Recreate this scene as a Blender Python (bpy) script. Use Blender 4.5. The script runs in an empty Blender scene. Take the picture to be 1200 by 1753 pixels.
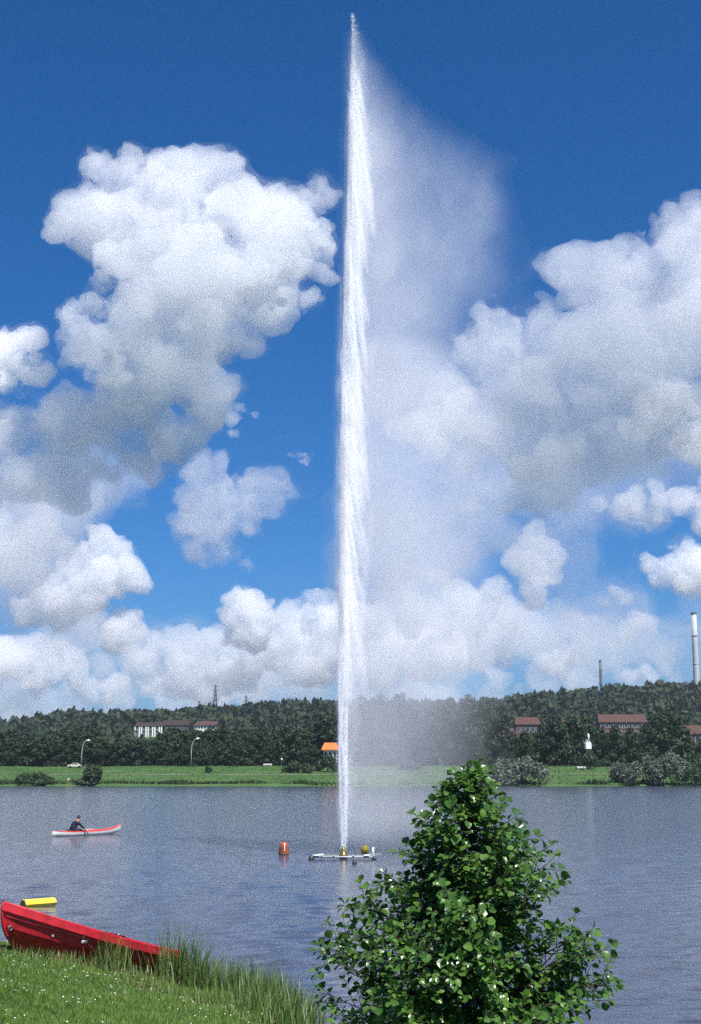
import bpy, bmesh, math, random, time
import numpy as np
import openvdb as vdb
from mathutils import Vector, Matrix

T_START = time.time()
random.seed(7)
sc = bpy.context.scene
COL = sc.collection

# ------------------------------------------------------------------ camera
CAM_H = 3.0
FOC = 2435.0                      # focal length in photograph pixels (50 mm on 35 mm film, upright)
HORIZON = 1325.0
PITCH = math.atan((HORIZON - 876.5) / FOC)
cam = bpy.data.cameras.new('camera')
cam_ob = bpy.data.objects.new('camera', cam)
COL.objects.link(cam_ob)
cam.sensor_fit = 'VERTICAL'
cam.sensor_height = 36.0
cam.lens = 36.0 * FOC / 1753.0
cam.clip_start = 0.1
cam.clip_end = 80000.0
cam_ob.location = (0, 0, CAM_H)
cam_ob.rotation_euler = (math.pi / 2 + PITCH, 0, 0)
sc.camera = cam_ob

# ------------------------------------------------------------------ sky, sun, exposure
SUN_EL = math.radians(60.0)
SUN_AZ = math.radians(152.0)      # clockwise from the viewing direction (+Y): to the right and behind
TO_SUN = Vector((math.sin(SUN_AZ) * math.cos(SUN_EL), math.cos(SUN_AZ) * math.cos(SUN_EL), math.sin(SUN_EL)))
world = bpy.data.worlds.new('World')
sc.world = world
world.use_nodes = True
wt = world.node_tree
bg = wt.nodes['Background']
sky = wt.nodes.new('ShaderNodeTexSky')
sky.sky_type = 'NISHITA'
sky.sun_disc = False
sky.sun_elevation = SUN_EL
sky.sun_rotation = SUN_AZ
sky.altitude = 300
sky.air_density = 0.78
sky.dust_density = 1.4
sky.ozone_density = 3.0
hs = wt.nodes.new('ShaderNodeHueSaturation')      # the slide film's saturated blue
hs.inputs['Saturation'].default_value = 1.15
hs.inputs['Value'].default_value = 1.0
film = wt.nodes.new('ShaderNodeMixRGB')
film.blend_type = 'MULTIPLY'
film.inputs[0].default_value = 1.0
film.inputs[2].default_value = (.47, .672, .90, 1)
wt.links.new(sky.outputs[0], film.inputs[1])
wt.links.new(film.outputs[0], hs.inputs['Color'])
wt.links.new(hs.outputs[0], bg.inputs[0])
bg.inputs[1].default_value = 0.09
sun = bpy.data.lights.new('sun', 'SUN')
sun_ob = bpy.data.objects.new('sun', sun)
COL.objects.link(sun_ob)
sun.energy = 5.0
sun.angle = math.radians(0.5)
sun.color = (1.0, 0.97, 0.955)
sun_ob.rotation_euler = TO_SUN.to_track_quat('Z', 'Y').to_euler()
sc.view_settings.view_transform = 'Standard'
sc.view_settings.look = 'None'
sc.view_settings.gamma = 1.0
sc.view_settings.exposure = 0.63
sc.cycles.use_denoising = False
sc.cycles.max_bounces = 18
sc.cycles.diffuse_bounces = 3
sc.cycles.glossy_bounces = 3
sc.cycles.transmission_bounces = 3
sc.cycles.transparent_max_bounces = 96
sc.cycles.volume_bounces = 16
sc.cycles.sample_clamp_indirect = 6.0

# ------------------------------------------------------------------ helpers
def ray(x, y):
    u = (x - 600.0) / FOC
    v = (876.5 - y) / FOC
    c, s = math.cos(PITCH), math.sin(PITCH)
    return np.array((u, c - s * v, s + c * v))

def at(x, y, D):
    r = ray(x, y)
    return np.array((0, 0, CAM_H)) + r * (D / r[1])

def on_plane(x, y, z=0.0):
    r = ray(x, y)
    return np.array((0, 0, CAM_H)) + r * ((z - CAM_H) / r[2])

def project(P):
    P = np.asarray(P, float)
    d = P - np.array((0, 0, CAM_H))
    c, s = math.cos(PITCH), math.sin(PITCH)
    zc = d[..., 1] * c + d[..., 2] * s
    yc = -d[..., 1] * s + d[..., 2] * c
    return 600 + FOC * d[..., 0] / zc, 876.5 - FOC * yc / zc

def smooth(a, b, x):
    t = np.clip((np.asarray(x, float) - a) / (b - a), 0, 1)
    return t * t * (3 - 2 * t)

def upnoise(rs, shape, cell):
    """Smooth random field on a grid: a coarse lattice blown up; cell is in grid steps (number or per axis)."""
    nd = len(shape)
    cells = [cell] * nd if np.isscalar(cell) else cell
    n = [int(math.ceil(s / c)) + 3 for s, c in zip(shape, cells)]
    a = rs.standard_normal(n).astype(np.float32)
    for ax in range(nd):
        t = np.arange(shape[ax]) / cells[ax] + .37
        i = t.astype(int)
        f = (t - i).astype(np.float32)
        f = f * f * (3 - 2 * f)
        sh = [1] * nd
        sh[ax] = -1
        f = f.reshape(sh)
        a = np.take(a, i, axis=ax) * (1 - f) + np.take(a, i + 1, axis=ax) * f
    return a

_NT = np.random.RandomState(99).standard_normal((64, 64))
def vnoise(x, y):
    """Value noise at arbitrary points, about -1..1."""
    x = np.asarray(x, float)
    y = np.asarray(y, float)
    i = np.floor(x).astype(int)
    j = np.floor(y).astype(int)
    f = x - i
    g = y - j
    f = f * f * (3 - 2 * f)
    g = g * g * (3 - 2 * g)
    a = _NT[i % 64, j % 64] * (1 - f) + _NT[(i + 1) % 64, j % 64] * f
    b = _NT[i % 64, (j + 1) % 64] * (1 - f) + _NT[(i + 1) % 64, (j + 1) % 64] * f
    return (a * (1 - g) + b * g) * .6

def tri_all(quads, tri):
    """All polygons of a hull as triangles, so that it stays closed."""
    q = np.asarray(quads)
    parts = [q[:, [0, 1, 2]], q[:, [0, 2, 3]]]
    if len(tri):
        parts.append(np.asarray(tri))
    return np.concatenate(parts)

def mesh_np(name, verts, faces, mat=None, smooth_shade=False, mat_index=None, check=True):
    """Mesh from an (n,3) array and an (m,k) array of faces with one size k."""
    me = bpy.data.meshes.new(name)
    verts = np.ascontiguousarray(verts, np.float32)
    faces = np.ascontiguousarray(faces, np.int32)
    m, k = faces.shape
    me.vertices.add(len(verts))
    me.vertices.foreach_set('co', verts.ravel())
    me.loops.add(m * k)
    me.loops.foreach_set('vertex_index', faces.ravel())
    me.polygons.add(m)
    me.polygons.foreach_set('loop_start', np.arange(0, m * k, k, dtype=np.int32))
    me.polygons.foreach_set('loop_total', np.full(m, k, np.int32))
    if smooth_shade:
        me.polygons.foreach_set('use_smooth', np.ones(m, bool))
    for mm in (mat if isinstance(mat, (list, tuple)) else [mat]):
        if mm is not None:
            me.materials.append(mm)
    if mat_index is not None:
        me.polygons.foreach_set('material_index', np.ascontiguousarray(mat_index, np.int32))
    me.update(calc_edges=True)
    if check:
        me.validate()
    return me

def link(name, me, parent=None, loc=None, rot=None, scale=None):
    o = bpy.data.objects.new(name, me)
    COL.objects.link(o)
    if parent is not None:
        o.parent = parent
    if loc is not None:
        o.location = tuple(float(v) for v in loc)
    if rot is not None:
        o.rotation_euler = rot
    if scale is not None:
        o.scale = scale if hasattr(scale, '__len__') else (scale,) * 3
    return o

def tag(o, label=None, cat=None, group=None, kind=None):
    if label:
        o['label'] = label
    if cat:
        o['category'] = cat
    if group:
        o['group'] = group
    if kind:
        o['kind'] = kind
    return o

def empty(name, loc, rz=0.0, label=None, cat=None, group=None, scale=None):
    o = link(name, None, None, loc, (0, 0, rz), scale)
    o.empty_display_size = 0.2
    return tag(o, label, cat, group)

def copy_tree(o, parent=None):
    c = o.copy()
    COL.objects.link(c)
    c.parent = parent
    for ch in [x for x in bpy.data.objects if x.parent == o]:
        copy_tree(ch, c)
    return c

class MB:
    """Collects shapes into one mesh."""
    def __init__(self):
        self.v = []
        self.f = []
    def add(self, verts, faces):
        n = len(self.v)
        self.v += [tuple(float(c) for c in p) for p in verts]
        self.f += [tuple(i + n for i in f) for f in faces]
        return self
    def box(self, x0, x1, y0, y1, z0, z1):
        v = [(x, y, z) for z in (z0, z1) for y in (y0, y1) for x in (x0, x1)]
        return self.add(v, [(0, 2, 3, 1), (4, 5, 7, 6), (0, 1, 5, 4), (2, 6, 7, 3), (0, 4, 6, 2), (1, 3, 7, 5)])
    def tube(self, pts, radii, n=8, cap=True):
        pts = [Vector(p) for p in pts]
        if not hasattr(radii, '__len__'):
            radii = [radii] * len(pts)
        rings = []
        prev = None
        for i, p in enumerate(pts):
            d = (pts[min(i + 1, len(pts) - 1)] - pts[max(i - 1, 0)]).normalized()
            if prev is None:
                a = d.cross(Vector((0, 0, 1)))
                if a.length < 1e-3:
                    a = Vector((1, 0, 0))
            else:
                a = prev - d * prev.dot(d)
            a.normalize()
            prev = a
            b = d.cross(a)
            rings.append([p + (a * math.cos(2 * math.pi * k / n) + b * math.sin(2 * math.pi * k / n)) * radii[i] for k in range(n)])
        v = [q for r in rings for q in r]
        f = []
        for i in range(len(rings) - 1):
            for k in range(n):
                f.append((i * n + k, i * n + (k + 1) % n, (i + 1) * n + (k + 1) % n, (i + 1) * n + k))
        if cap:
            f.append(tuple(range(n))[::-1])
            f.append(tuple((len(rings) - 1) * n + k for k in range(n)))
        return self.add(v, f)
    def lathe(self, prof, n=20, axis=None):
        """prof: list of (r, z) from bottom to top around the z axis."""
        v = []
        f = []
        for r, z in prof:
            v += [(r * math.cos(2 * math.pi * k / n), r * math.sin(2 * math.pi * k / n), z) for k in range(n)]
        for i in range(len(prof) - 1):
            for k in range(n):
                f.append((i * n + k, i * n + (k + 1) % n, (i + 1) * n + (k + 1) % n, (i + 1) * n + k))
        f.append(tuple(range(n))[::-1])
        f.append(tuple((len(prof) - 1) * n + k for k in range(n)))
        return self.add(v, f)
    def build(self, name, mat, parent=None, smooth_shade=False, loc=None, rot=None, bevel=0.0):
        me = bpy.data.meshes.new(name)
        me.from_pydata(self.v, [], self.f)
        if mat is not None:
            me.materials.append(mat)
        if smooth_shade:
            me.polygons.foreach_set('use_smooth', [True] * len(me.polygons))
        me.update()
        o = link(name, me, parent, loc, rot)
        if bevel:
            b = o.modifiers.new('bevel', 'BEVEL')
            b.width = bevel
            b.segments = 2
        return o

# ------------------------------------------------------------------ materials
def new_mat(name):
    m = bpy.data.materials.new(name)
    m.use_nodes = True
    n = m.node_tree
    return m, n, n.nodes['Principled BSDF'], n.nodes['Material Output']

def mat_plain(name, col, rough=0.5, var=0.15, scale=6.0, spec=0.5, bump=0.0, metallic=0.0, coord='Object'):
    """Principled surface whose colour wanders a little with noise."""
    m, n, p, out = new_mat(name)
    tc = n.nodes.new('ShaderNodeTexCoord')
    nz = n.nodes.new('ShaderNodeTexNoise')
    nz.inputs['Scale'].default_value = scale
    nz.inputs['Detail'].default_value = 6
    n.links.new(tc.outputs[coord], nz.inputs['Vector'])
    ramp = n.nodes.new('ShaderNodeValToRGB')
    ramp.color_ramp.elements[0].position = .3
    ramp.color_ramp.elements[1].position = .72
    ramp.color_ramp.elements[0].color = tuple(c * (1 - var) for c in col) + (1,)
    ramp.color_ramp.elements[1].color = tuple(min(1, c * (1 + var)) for c in col) + (1,)
    n.links.new(nz.outputs[0], ramp.inputs[0])
    n.links.new(ramp.outputs[0], p.inputs['Base Color'])
    p.inputs['Roughness'].default_value = rough
    p.inputs['Metallic'].default_value = metallic
    p.inputs['Specular IOR Level'].default_value = spec
    if bump:
        b = n.nodes.new('ShaderNodeBump')
        b.inputs['Strength'].default_value = bump
        b.inputs['Distance'].default_value = 0.02
        n.links.new(nz.outputs[0], b.inputs['Height'])
        n.links.new(b.outputs[0], p.inputs['Normal'])
    return m

def mat_leaf(name, dark, light, rough=0.45, transl=0.3, spec=0.4, clump=0.5):
    """Leaves: colour differs from leaf to leaf and drifts through the plant; light passes through a little."""
    m, n, p, out = new_mat(name)
    geo = n.nodes.new('ShaderNodeNewGeometry')
    oi = n.nodes.new('ShaderNodeObjectInfo')
    tc = n.nodes.new('ShaderNodeTexCoord')
    nz = n.nodes.new('ShaderNodeTexNoise')
    nz.inputs['Scale'].default_value = clump
    nz.inputs['Detail'].default_value = 3
    n.links.new(geo.outputs['Position'], nz.inputs['Vector'])
    a = n.nodes.new('ShaderNodeMath')
    a.operation = 'ADD'
    n.links.new(geo.outputs['Random Per Island'], a.inputs[0])
    n.links.new(oi.outputs['Random'], a.inputs[1])
    fr = n.nodes.new('ShaderNodeMath')
    fr.operation = 'FRACT'
    n.links.new(a.outputs[0], fr.inputs[0])
    mx = n.nodes.new('ShaderNodeMath')
    mx.operation = 'MULTIPLY_ADD'
    mx.inputs[1].default_value = 0.5
    n.links.new(fr.outputs[0], mx.inputs[0])
    hf = n.nodes.new('ShaderNodeMath')
    hf.operation = 'MULTIPLY'
    hf.inputs[1].default_value = 0.5
    n.links.new(nz.outputs[0], hf.inputs[0])
    n.links.new(hf.outputs[0], mx.inputs[2])
    ramp = n.nodes.new('ShaderNodeValToRGB')
    ramp.color_ramp.elements[0].position = .12
    ramp.color_ramp.elements[1].position = .85
    ramp.color_ramp.elements[0].color = tuple(dark) + (1,)
    ramp.color_ramp.elements[1].color = tuple(light) + (1,)
    n.links.new(mx.outputs[0], ramp.inputs[0])
    n.links.new(ramp.outputs[0], p.inputs['Base Color'])
    p.inputs['Roughness'].default_value = rough
    p.inputs['Specular IOR Level'].default_value = spec
    tr = n.nodes.new('ShaderNodeBsdfTranslucent')
    n.links.new(ramp.outputs[0], tr.inputs['Color'])
    ms = n.nodes.new('ShaderNodeMixShader')
    ms.inputs[0].default_value = transl
    n.links.new(p.outputs[0], ms.inputs[1])
    n.links.new(tr.outputs[0], ms.inputs[2])
    n.links.new(ms.outputs[0], out.inputs['Surface'])
    return m

def mat_volume(name, dens, aniso=0.3, col=(1, 1, 1)):
    m, n, p, out = new_mat(name)
    n.nodes.remove(p)
    v = n.nodes.new('ShaderNodeVolumePrincipled')
    v.inputs['Color'].default_value = tuple(col) + (1,)
    v.inputs['Density'].default_value = dens
    v.inputs['Anisotropy'].default_value = aniso
    n.links.new(v.outputs[0], out.inputs['Volume'])
    return m

# ------------------------------------------------------------------ near bank: height of the ground
SHORE = np.array([(-60, 62), (-30, 43), (-14, 31), (-8, 26), (-4.2, 23.8), (-2.15, 21.4), (-1.2, 19.4), (-0.2, 17.1), (0.55, 13.9),
                  (1.1, 12), (1.9, 9), (2.8, 5), (4.5, 0), (8, -8), (30, -30), (60, -60)], float)

def shore_dist(x, y):
    """Metres inland of the waterline (negative over the lake)."""
    x = np.asarray(x, float)
    y = np.asarray(y, float)
    best = np.full(x.shape, 1e9)
    sign = np.ones(x.shape)
    for (ax, ay), (bx, by) in zip(SHORE[:-1], SHORE[1:]):
        dx, dy = bx - ax, by - ay
        L2 = dx * dx + dy * dy
        t = np.clip(((x - ax) * dx + (y - ay) * dy) / L2, 0, 1)
        d = np.hypot(x - ax - t * dx, y - ay - t * dy)
        side = np.where((x - ax) * dy - (y - ay) * dx < 0, 1.0, -1.0)
        upd = d < best - 1e-9
        best = np.where(upd, d, best)
        sign = np.where(upd, side, sign)
    return best * -sign if False else best * sign

_probe = float(shore_dist(np.array([-10.0]), np.array([5.0]))[0])
SIDE = 1.0 if _probe > 0 else -1.0

def bank_z(x, y):
    s = shore_dist(x, y) * SIDE
    up = 0.05 * np.minimum(1, np.maximum(s, 0) / .15) + 0.238 * np.minimum(s, 6.6) + 0.03 * np.maximum(s - 6.6, 0)
    dn = np.maximum(-.02 + 0.35 * s, -2.2)
    z = np.where(s > 0, up, dn)
    z = z + 0.03 * vnoise(np.asarray(x) * .9, np.asarray(y) * .9) * np.clip(s, 0, 1)
    return z

def ground_px(x, y):
    """Where the sight line through a photograph pixel meets the near bank or the water."""
    r = ray(x, y)
    for D in np.arange(5, 60, .02):
        P = np.array((0, 0, CAM_H)) + r * (D / r[1])
        g = max(0.0, float(bank_z(np.array([P[0]]), np.array([P[1]]))[0]))
        if P[2] <= g:
            return np.array((P[0], P[1], g))
    return on_plane(x, y, 0.0)

# ------------------------------------------------------------------ far land: height of the ground
RIDGE_X = np.array([-300, 0, 60, 110, 150, 230, 300, 370, 450, 560, 640, 760, 860, 890, 930, 1000, 1060, 1130, 1200, 1500], float)
RIDGE_Y = np.array([1266, 1258, 1254, 1244, 1242, 1242, 1241, 1238, 1233, 1228, 1226, 1226, 1225, 1215, 1211, 1205, 1200, 1195, 1193, 1187], float)
RIDGE_D = 1250.0
SHORE_Y = 366.0

def far_z(x, y):
    x = np.asarray(x, float)
    y = np.asarray(y, float)
    px = 600 + FOC * x / np.maximum(y, 50)
    ridge = CAM_H + (HORIZON - np.interp(px, RIDGE_X, RIDGE_Y)) / FOC * RIDGE_D
    sh = SHORE_Y + 1.6 * vnoise(x * .05, y * 0 + 3.3) + .6 * vnoise(x * .3, y * 0 + 8.1)
    z = np.where(y < sh, np.maximum((y - sh) * .25, -2.5), np.minimum((y - sh) * .6, .35) + 4.9 * np.clip((y - sh) / 66, 0, 1))
    z = z + np.clip((y - 440) / 120, 0, 1) * .8
    z = z + (ridge - 6.0) * smooth(560, RIDGE_D, y) ** 1.6
    z = z + np.where(y > RIDGE_D, -0.03 * (y - RIDGE_D), 0)
    z = z + np.where(y > sh, .12 * vnoise(x * .12, y * .12), 0) + 2.0 * vnoise(x * .012 + 5, y * .012) * smooth(600, 800, y)
    return z

def far_px(x, y, lo=366.5, hi=1250.0):
    r = ray(x, y)
    D = np.arange(lo, hi, .25)
    P = np.array((0, 0, CAM_H)) + r[None, :] * (D / r[1])[:, None]
    z = far_z(P[:, 0], P[:, 1])
    k = np.argmax(P[:, 2] <= z)
    return np.array((P[k, 0], P[k, 1], z[k]))

# =================================================================== LARGE STRUCTURE
# ---- water: a sheet with real waves; rows get wider apart with distance
def mat_water():
    m, n, p, out = new_mat('lake_water')
    tc = n.nodes.new('ShaderNodeTexCoord')
    p.inputs['Base Color'].default_value = (0.045, 0.052, 0.075, 1)
    p.inputs['Roughness'].default_value = 0.13
    p.inputs['IOR'].default_value = 1.33
    p.inputs['Specular IOR Level'].default_value = 0.5
    h = None
    for sx, sy, amp, det in ((1.8, 5.0, 0.020, 3), (6.0, 15.0, 0.009, 3)):
        mp = n.nodes.new('ShaderNodeMapping')
        mp.inputs['Scale'].default_value = (sx, sy, 1)
        mp.inputs['Rotation'].default_value = (0, 0, 0.18)
        nz = n.nodes.new('ShaderNodeTexNoise')
        nz.inputs['Scale'].default_value = 1.0
        nz.inputs['Detail'].default_value = det
        n.links.new(tc.outputs['Object'], mp.inputs[0])
        n.links.new(mp.outputs[0], nz.inputs[0])
        mu = n.nodes.new('ShaderNodeMath')
        mu.operation = 'MULTIPLY'
        mu.inputs[1].default_value = amp
        n.links.new(nz.outputs[0], mu.inputs[0])
        if h is None:
            h = mu
        else:
            ad = n.nodes.new('ShaderNodeMath')
            n.links.new(h.outputs[0], ad.inputs[0])
            n.links.new(mu.outputs[0], ad.inputs[1])
            h = ad
    b = n.nodes.new('ShaderNodeBump')
    b.inputs['Strength'].default_value = 0.75
    b.inputs['Distance'].default_value = 1.0
    n.links.new(h.outputs[0], b.inputs['Height'])
    n.links.new(b.outputs[0], p.inputs['Normal'])
    return m

def build_water():
    rs = np.random.RandomState(3)
    ys = [7.0]
    while ys[-1] < 376:
        ys.append(ys[-1] + max(.055, ys[-1] * .0044))
    ys = np.array(ys)
    u = np.linspace(-.275, .275, 300)
    side = np.array([.35, .6, 1.2, 3.0])
    u = np.concatenate([-side[::-1], u, side])
    Y, U = np.meshgrid(ys, u, indexing='ij')
    X = U * Y
    sp = np.maximum(np.maximum(.055, Y * .0044), Y * .0019)
    Z = np.zeros_like(X)
    for i in range(60):
        lam = 0.14 * (7 ** rs.rand())
        ang = rs.normal(-1.25, .45)           # travelling mostly towards the camera, a little to the right
        k = 2 * math.pi / lam
        amp = lam * .0046
        vis = np.clip((lam / sp - 2.2) / 3, 0, 1)
        ph = k * (math.cos(ang) * X + math.sin(ang) * Y) + rs.rand() * 6.28
        Z += amp * vis * np.sin(ph + .6 * vnoise(X * .2 + i, Y * .2))
    gust = 1.0 + .22 * vnoise(X * .05, Y * .022 + 7)
    Z *= np.clip(gust, .3, 1.4)
    Z *= np.clip((np.abs(U) < .3), 0, 1)
    nr, nc = X.shape
    V = np.stack([X, Y, Z], -1).reshape(-1, 3)
    idx = np.arange(nr * nc).reshape(nr, nc)
    Fq = np.stack([idx[:-1, :-1], idx[:-1, 1:], idx[1:, 1:], idx[1:, :-1]], -1).reshape(-1, 4)
    me = mesh_np('water', V, Fq, mat_water(), True)
    o = link('water', me)
    tag(o, 'wind-ruffled blue grey lake water', None, None, 'structure')
    # the lake goes on beside and behind the camera, lower by a few millimetres
build_water()

# ---- near lawn (one sheet, running under the water)
def mat_lawn():
    m, n, p, out = new_mat('lawn_soil')
    tc = n.nodes.new('ShaderNodeTexCoord')
    nz = n.nodes.new('ShaderNodeTexNoise')
    nz.inputs['Scale'].default_value = 1.4
    nz.inputs['Detail'].default_value = 8
    n.links.new(tc.outputs['Object'], nz.inputs[0])
    r = n.nodes.new('ShaderNodeValToRGB')
    r.color_ramp.elements[0].position = .3
    r.color_ramp.elements[1].position = .7
    r.color_ramp.elements[0].color = (.022, .05, .010, 1)
    r.color_ramp.elements[1].color = (.06, .085, .018, 1)
    n.links.new(nz.outputs[0], r.inputs[0])
    n.links.new(r.outputs[0], p.inputs['Base Color'])
    p.inputs['Roughness'].default_value = .9
    p.inputs['Specular IOR Level'].default_value = .1
    return m

def build_lawn():
    xs = np.concatenate([np.arange(-60, -12, 1.5), np.arange(-12, 8, .16), np.arange(8, 61, 2.0)])
    ys = np.concatenate([np.arange(-60, 2, 2.0), np.arange(2, 30, .16), np.arange(30, 64, 1.5)])
    X, Y = np.meshgrid(xs, ys)
    Z = bank_z(X, Y)
    nr, nc = X.shape
    idx = np.arange(nr * nc).reshape(nr, nc)
    Fq = np.stack([idx[:-1, :-1], idx[:-1, 1:], idx[1:, 1:], idx[1:, :-1]], -1).reshape(-1, 4)
    o = link('lawn', mesh_np('lawn', np.stack([X, Y, Z], -1).reshape(-1, 3), Fq, mat_lawn(), True))
    tag(o, 'mown grass bank sloping to the lake', None, None, 'structure')
build_lawn()

# ---- far land
def mat_far_ground():
    m, n, p, out = new_mat('far_meadow')
    geo = n.nodes.new('ShaderNodeNewGeometry')
    nz = n.nodes.new('ShaderNodeTexNoise')
    nz.inputs['Scale'].default_value = .09
    nz.inputs['Detail'].default_value = 10
    nz.inputs['Roughness'].default_value = .7
    n.links.new(geo.outputs['Position'], nz.inputs[0])
    r = n.nodes.new('ShaderNodeValToRGB')
    r.color_ramp.elements[0].position = .32
    r.color_ramp.elements[1].position = .7
    r.color_ramp.elements[0].color = (.030, .082, .022, 1)
    r.color_ramp.elements[1].color = (.085, .135, .040, 1)
    n.links.new(nz.outputs[0], r.inputs[0])
    n.links.new(r.outputs[0], p.inputs['Base Color'])
    p.inputs['Roughness'].default_value = .9
    p.inputs['Specular IOR Level'].default_value = .1
    return m

def build_far():
    ys = np.concatenate([np.arange(355, 372, .6), np.arange(372, 450, 2.0), np.arange(450, 1300, 14.0), np.linspace(1310, 1900, 12)])
    u = np.concatenate([np.linspace(-.45, -.34, 6), np.linspace(-.32, .32, 220), np.linspace(.34, .45, 6)])
    Y, U = np.meshgrid(ys, u, indexing='ij')
    X = U * Y
    Z = far_z(X, Y)
    Z = np.where(Y > 2600, np.maximum(Z, -20), Z)
    nr, nc = X.shape
    idx = np.arange(nr * nc).reshape(nr, nc)
    Fq = np.stack([idx[:-1, :-1], idx[:-1, 1:], idx[1:, 1:], idx[1:, :-1]], -1).reshape(-1, 4)
    o = link('terrain', mesh_np('terrain', np.stack([X, Y, Z], -1).reshape(-1, 3), Fq, mat_far_ground(), True))
    tag(o, 'green meadow bank and wooded hill beyond the lake', None, None, 'structure')
    # footpath along the meadow
    mp = mat_plain('path_gravel', (.20, .19, .15), .9, .2, 2.0, .2)
    xs = np.linspace(-170, 170, 120)
    yy = SHORE_Y + 33 + 2.0 * np.sin(xs * .02) + 1.0 * np.sin(xs * .07)
    V = []
    for x, y in zip(xs, yy):
        V += [(x, y, far_z(x, y) + .07), (x, y + 1.5, far_z(x, y + 1.5) + .07)]
    V = np.array(V)
    i = np.arange(len(xs) - 1) * 2
    o = link('path', mesh_np('path', V, np.stack([i, i + 2, i + 3, i + 1], -1), mp, True))
    tag(o, 'pale footpath crossing the far meadow', None, None, 'structure')
build_far()
gm = mat_plain('countryside', (.040, .044, .040), .95, .5, .004, .1)
g_ = link('ground', mesh_np('ground', np.array([(-12000, -12000, -6), (12000, -12000, -6), (12000, 12000, -6), (-12000, 12000, -6)], float), np.array([[0, 1, 2, 3]]), gm))
tag(g_, 'open countryside around the lake', None, None, 'structure')

# ---- clouds: lumpy closed hulls filled with an even, bright, scattering volume
def cloud(blobs, D, voxel, dens, seed, label, kids=12, amp=1.35, deep=1.0, name='cloud', sub2=6, aniso=.3, kind=None, halo=.10):
    """blobs: (x, y, radius[, extra depth, all in photograph pixels]) at distance D."""
    rs = np.random.RandomState(seed)
    k = D / FOC
    S = []
    for b in blobs:
        x, y, r = b[:3]
        c = at(x, y, D + (b[3] if len(b) > 3 else 0) * k)
        R = r * k
        S.append((c, R * .88))
        for i in range(kids if r > 14 else 5):
            d = rs.standard_normal(3)
            d /= np.linalg.norm(d)
            if d[2] < -.3:
                d[2] *= -.6
            rr = R * rs.uniform(.26, .5)
            cc = c + d * (R * .95 - rr * .55) * np.array((1, deep, 1))
            S.append((cc, rr))
            if r > 26:
                for j in range(sub2):
                    e = rs.standard_normal(3)
                    e /= np.linalg.norm(e)
                    e = e * .6 + d * .6
                    r3 = rr * rs.uniform(.25, .48)
                    S.append((cc + e * (rr - r3 * .35), r3))
    C = np.array([s[0] for s in S])
    Rr = np.array([s[1] for s in S])
    lo = (C - Rr[:, None]).min(0) - 12 * voxel
    hi = (C + Rr[:, None]).max(0) + 12 * voxel
    shape = np.ceil((hi - lo) / voxel).astype(int)
    BG = -40 * voxel
    fld = np.full(shape, BG, np.float32)
    wp = [(upnoise(rs, shape, 18) * 3.6 + upnoise(rs, shape, 8) * 1.9) * voxel for _ in range(3)]
    for c, R in S:
        pad = 10 * voxel
        a = np.maximum(((c - R - pad - lo) / voxel).astype(int), 0)
        b = np.minimum(((c + R + pad - lo) / voxel).astype(int) + 1, shape)
        g = [np.arange(a[i], b[i]) * voxel + lo[i] - c[i] for i in range(3)]
        sl3 = (slice(a[0], b[0]), slice(a[1], b[1]), slice(a[2], b[2]))
        q = min(1.0, R / (9 * voxel))
        d = R - np.sqrt((g[0][:, None, None] + wp[0][sl3] * q) ** 2 + (g[1][None, :, None] + wp[1][sl3] * q) ** 2 + (g[2][None, None, :] + wp[2][sl3] * q) ** 2)
        v = fld[sl3]
        np.maximum(v, d, out=v)
    nz = upnoise(rs, shape, 17) * 2.4 + upnoise(rs, shape, 8) * 1.7 + upnoise(rs, shape, 4) * 1.2 + upnoise(rs, shape, 2.1) * .8
    fld += nz * voxel * amp * np.clip(1 + fld / (7 * voxel), 0, 1)
    for ax in range(3):
        for e in (0, -1):
            s_ = [slice(None)] * 3
            s_[ax] = e
            fld[tuple(s_)] = BG
    g = vdb.FloatGrid(40 * voxel)
    g.copyFromArray((-fld).astype(np.float32))
    pts, tri, quads = g.convertToPolygons(isovalue=0.0, adaptivity=0.0)
    me = mesh_np('cloud', pts * voxel + lo, tri_all(quads, tri), mat_volume('cloud_vapour', dens, aniso), check=False)
    o = link(name, me)
    tag(o, label, 'cloud', 'cumulus clouds over the hill', kind)
    if halo:
        hf = fld[::3, ::3, ::3]
        hf = hf + voxel * (2.4 + 2.4 * upnoise(rs, hf.shape, 3.5) + 1.5 * upnoise(rs, hf.shape, 1.7)) * np.clip(1 + hf / (9 * voxel), 0, 1)
        hf = hf.copy()
        for ax in range(3):
            for e in (0, -1):
                s_ = [slice(None)] * 3
                s_[ax] = e
                hf[tuple(s_)] = BG
        g = vdb.FloatGrid(40 * voxel)
        g.copyFromArray((-hf).astype(np.float32))
        pts, tri, quads = g.convertToPolygons(isovalue=0.0, adaptivity=0.0)
        link('fringe', mesh_np('fringe', pts * voxel * 3 + lo, tri_all(quads, tri), mat_volume('cloud_fringe', dens * halo, aniso), check=False), o)
    return o

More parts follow.
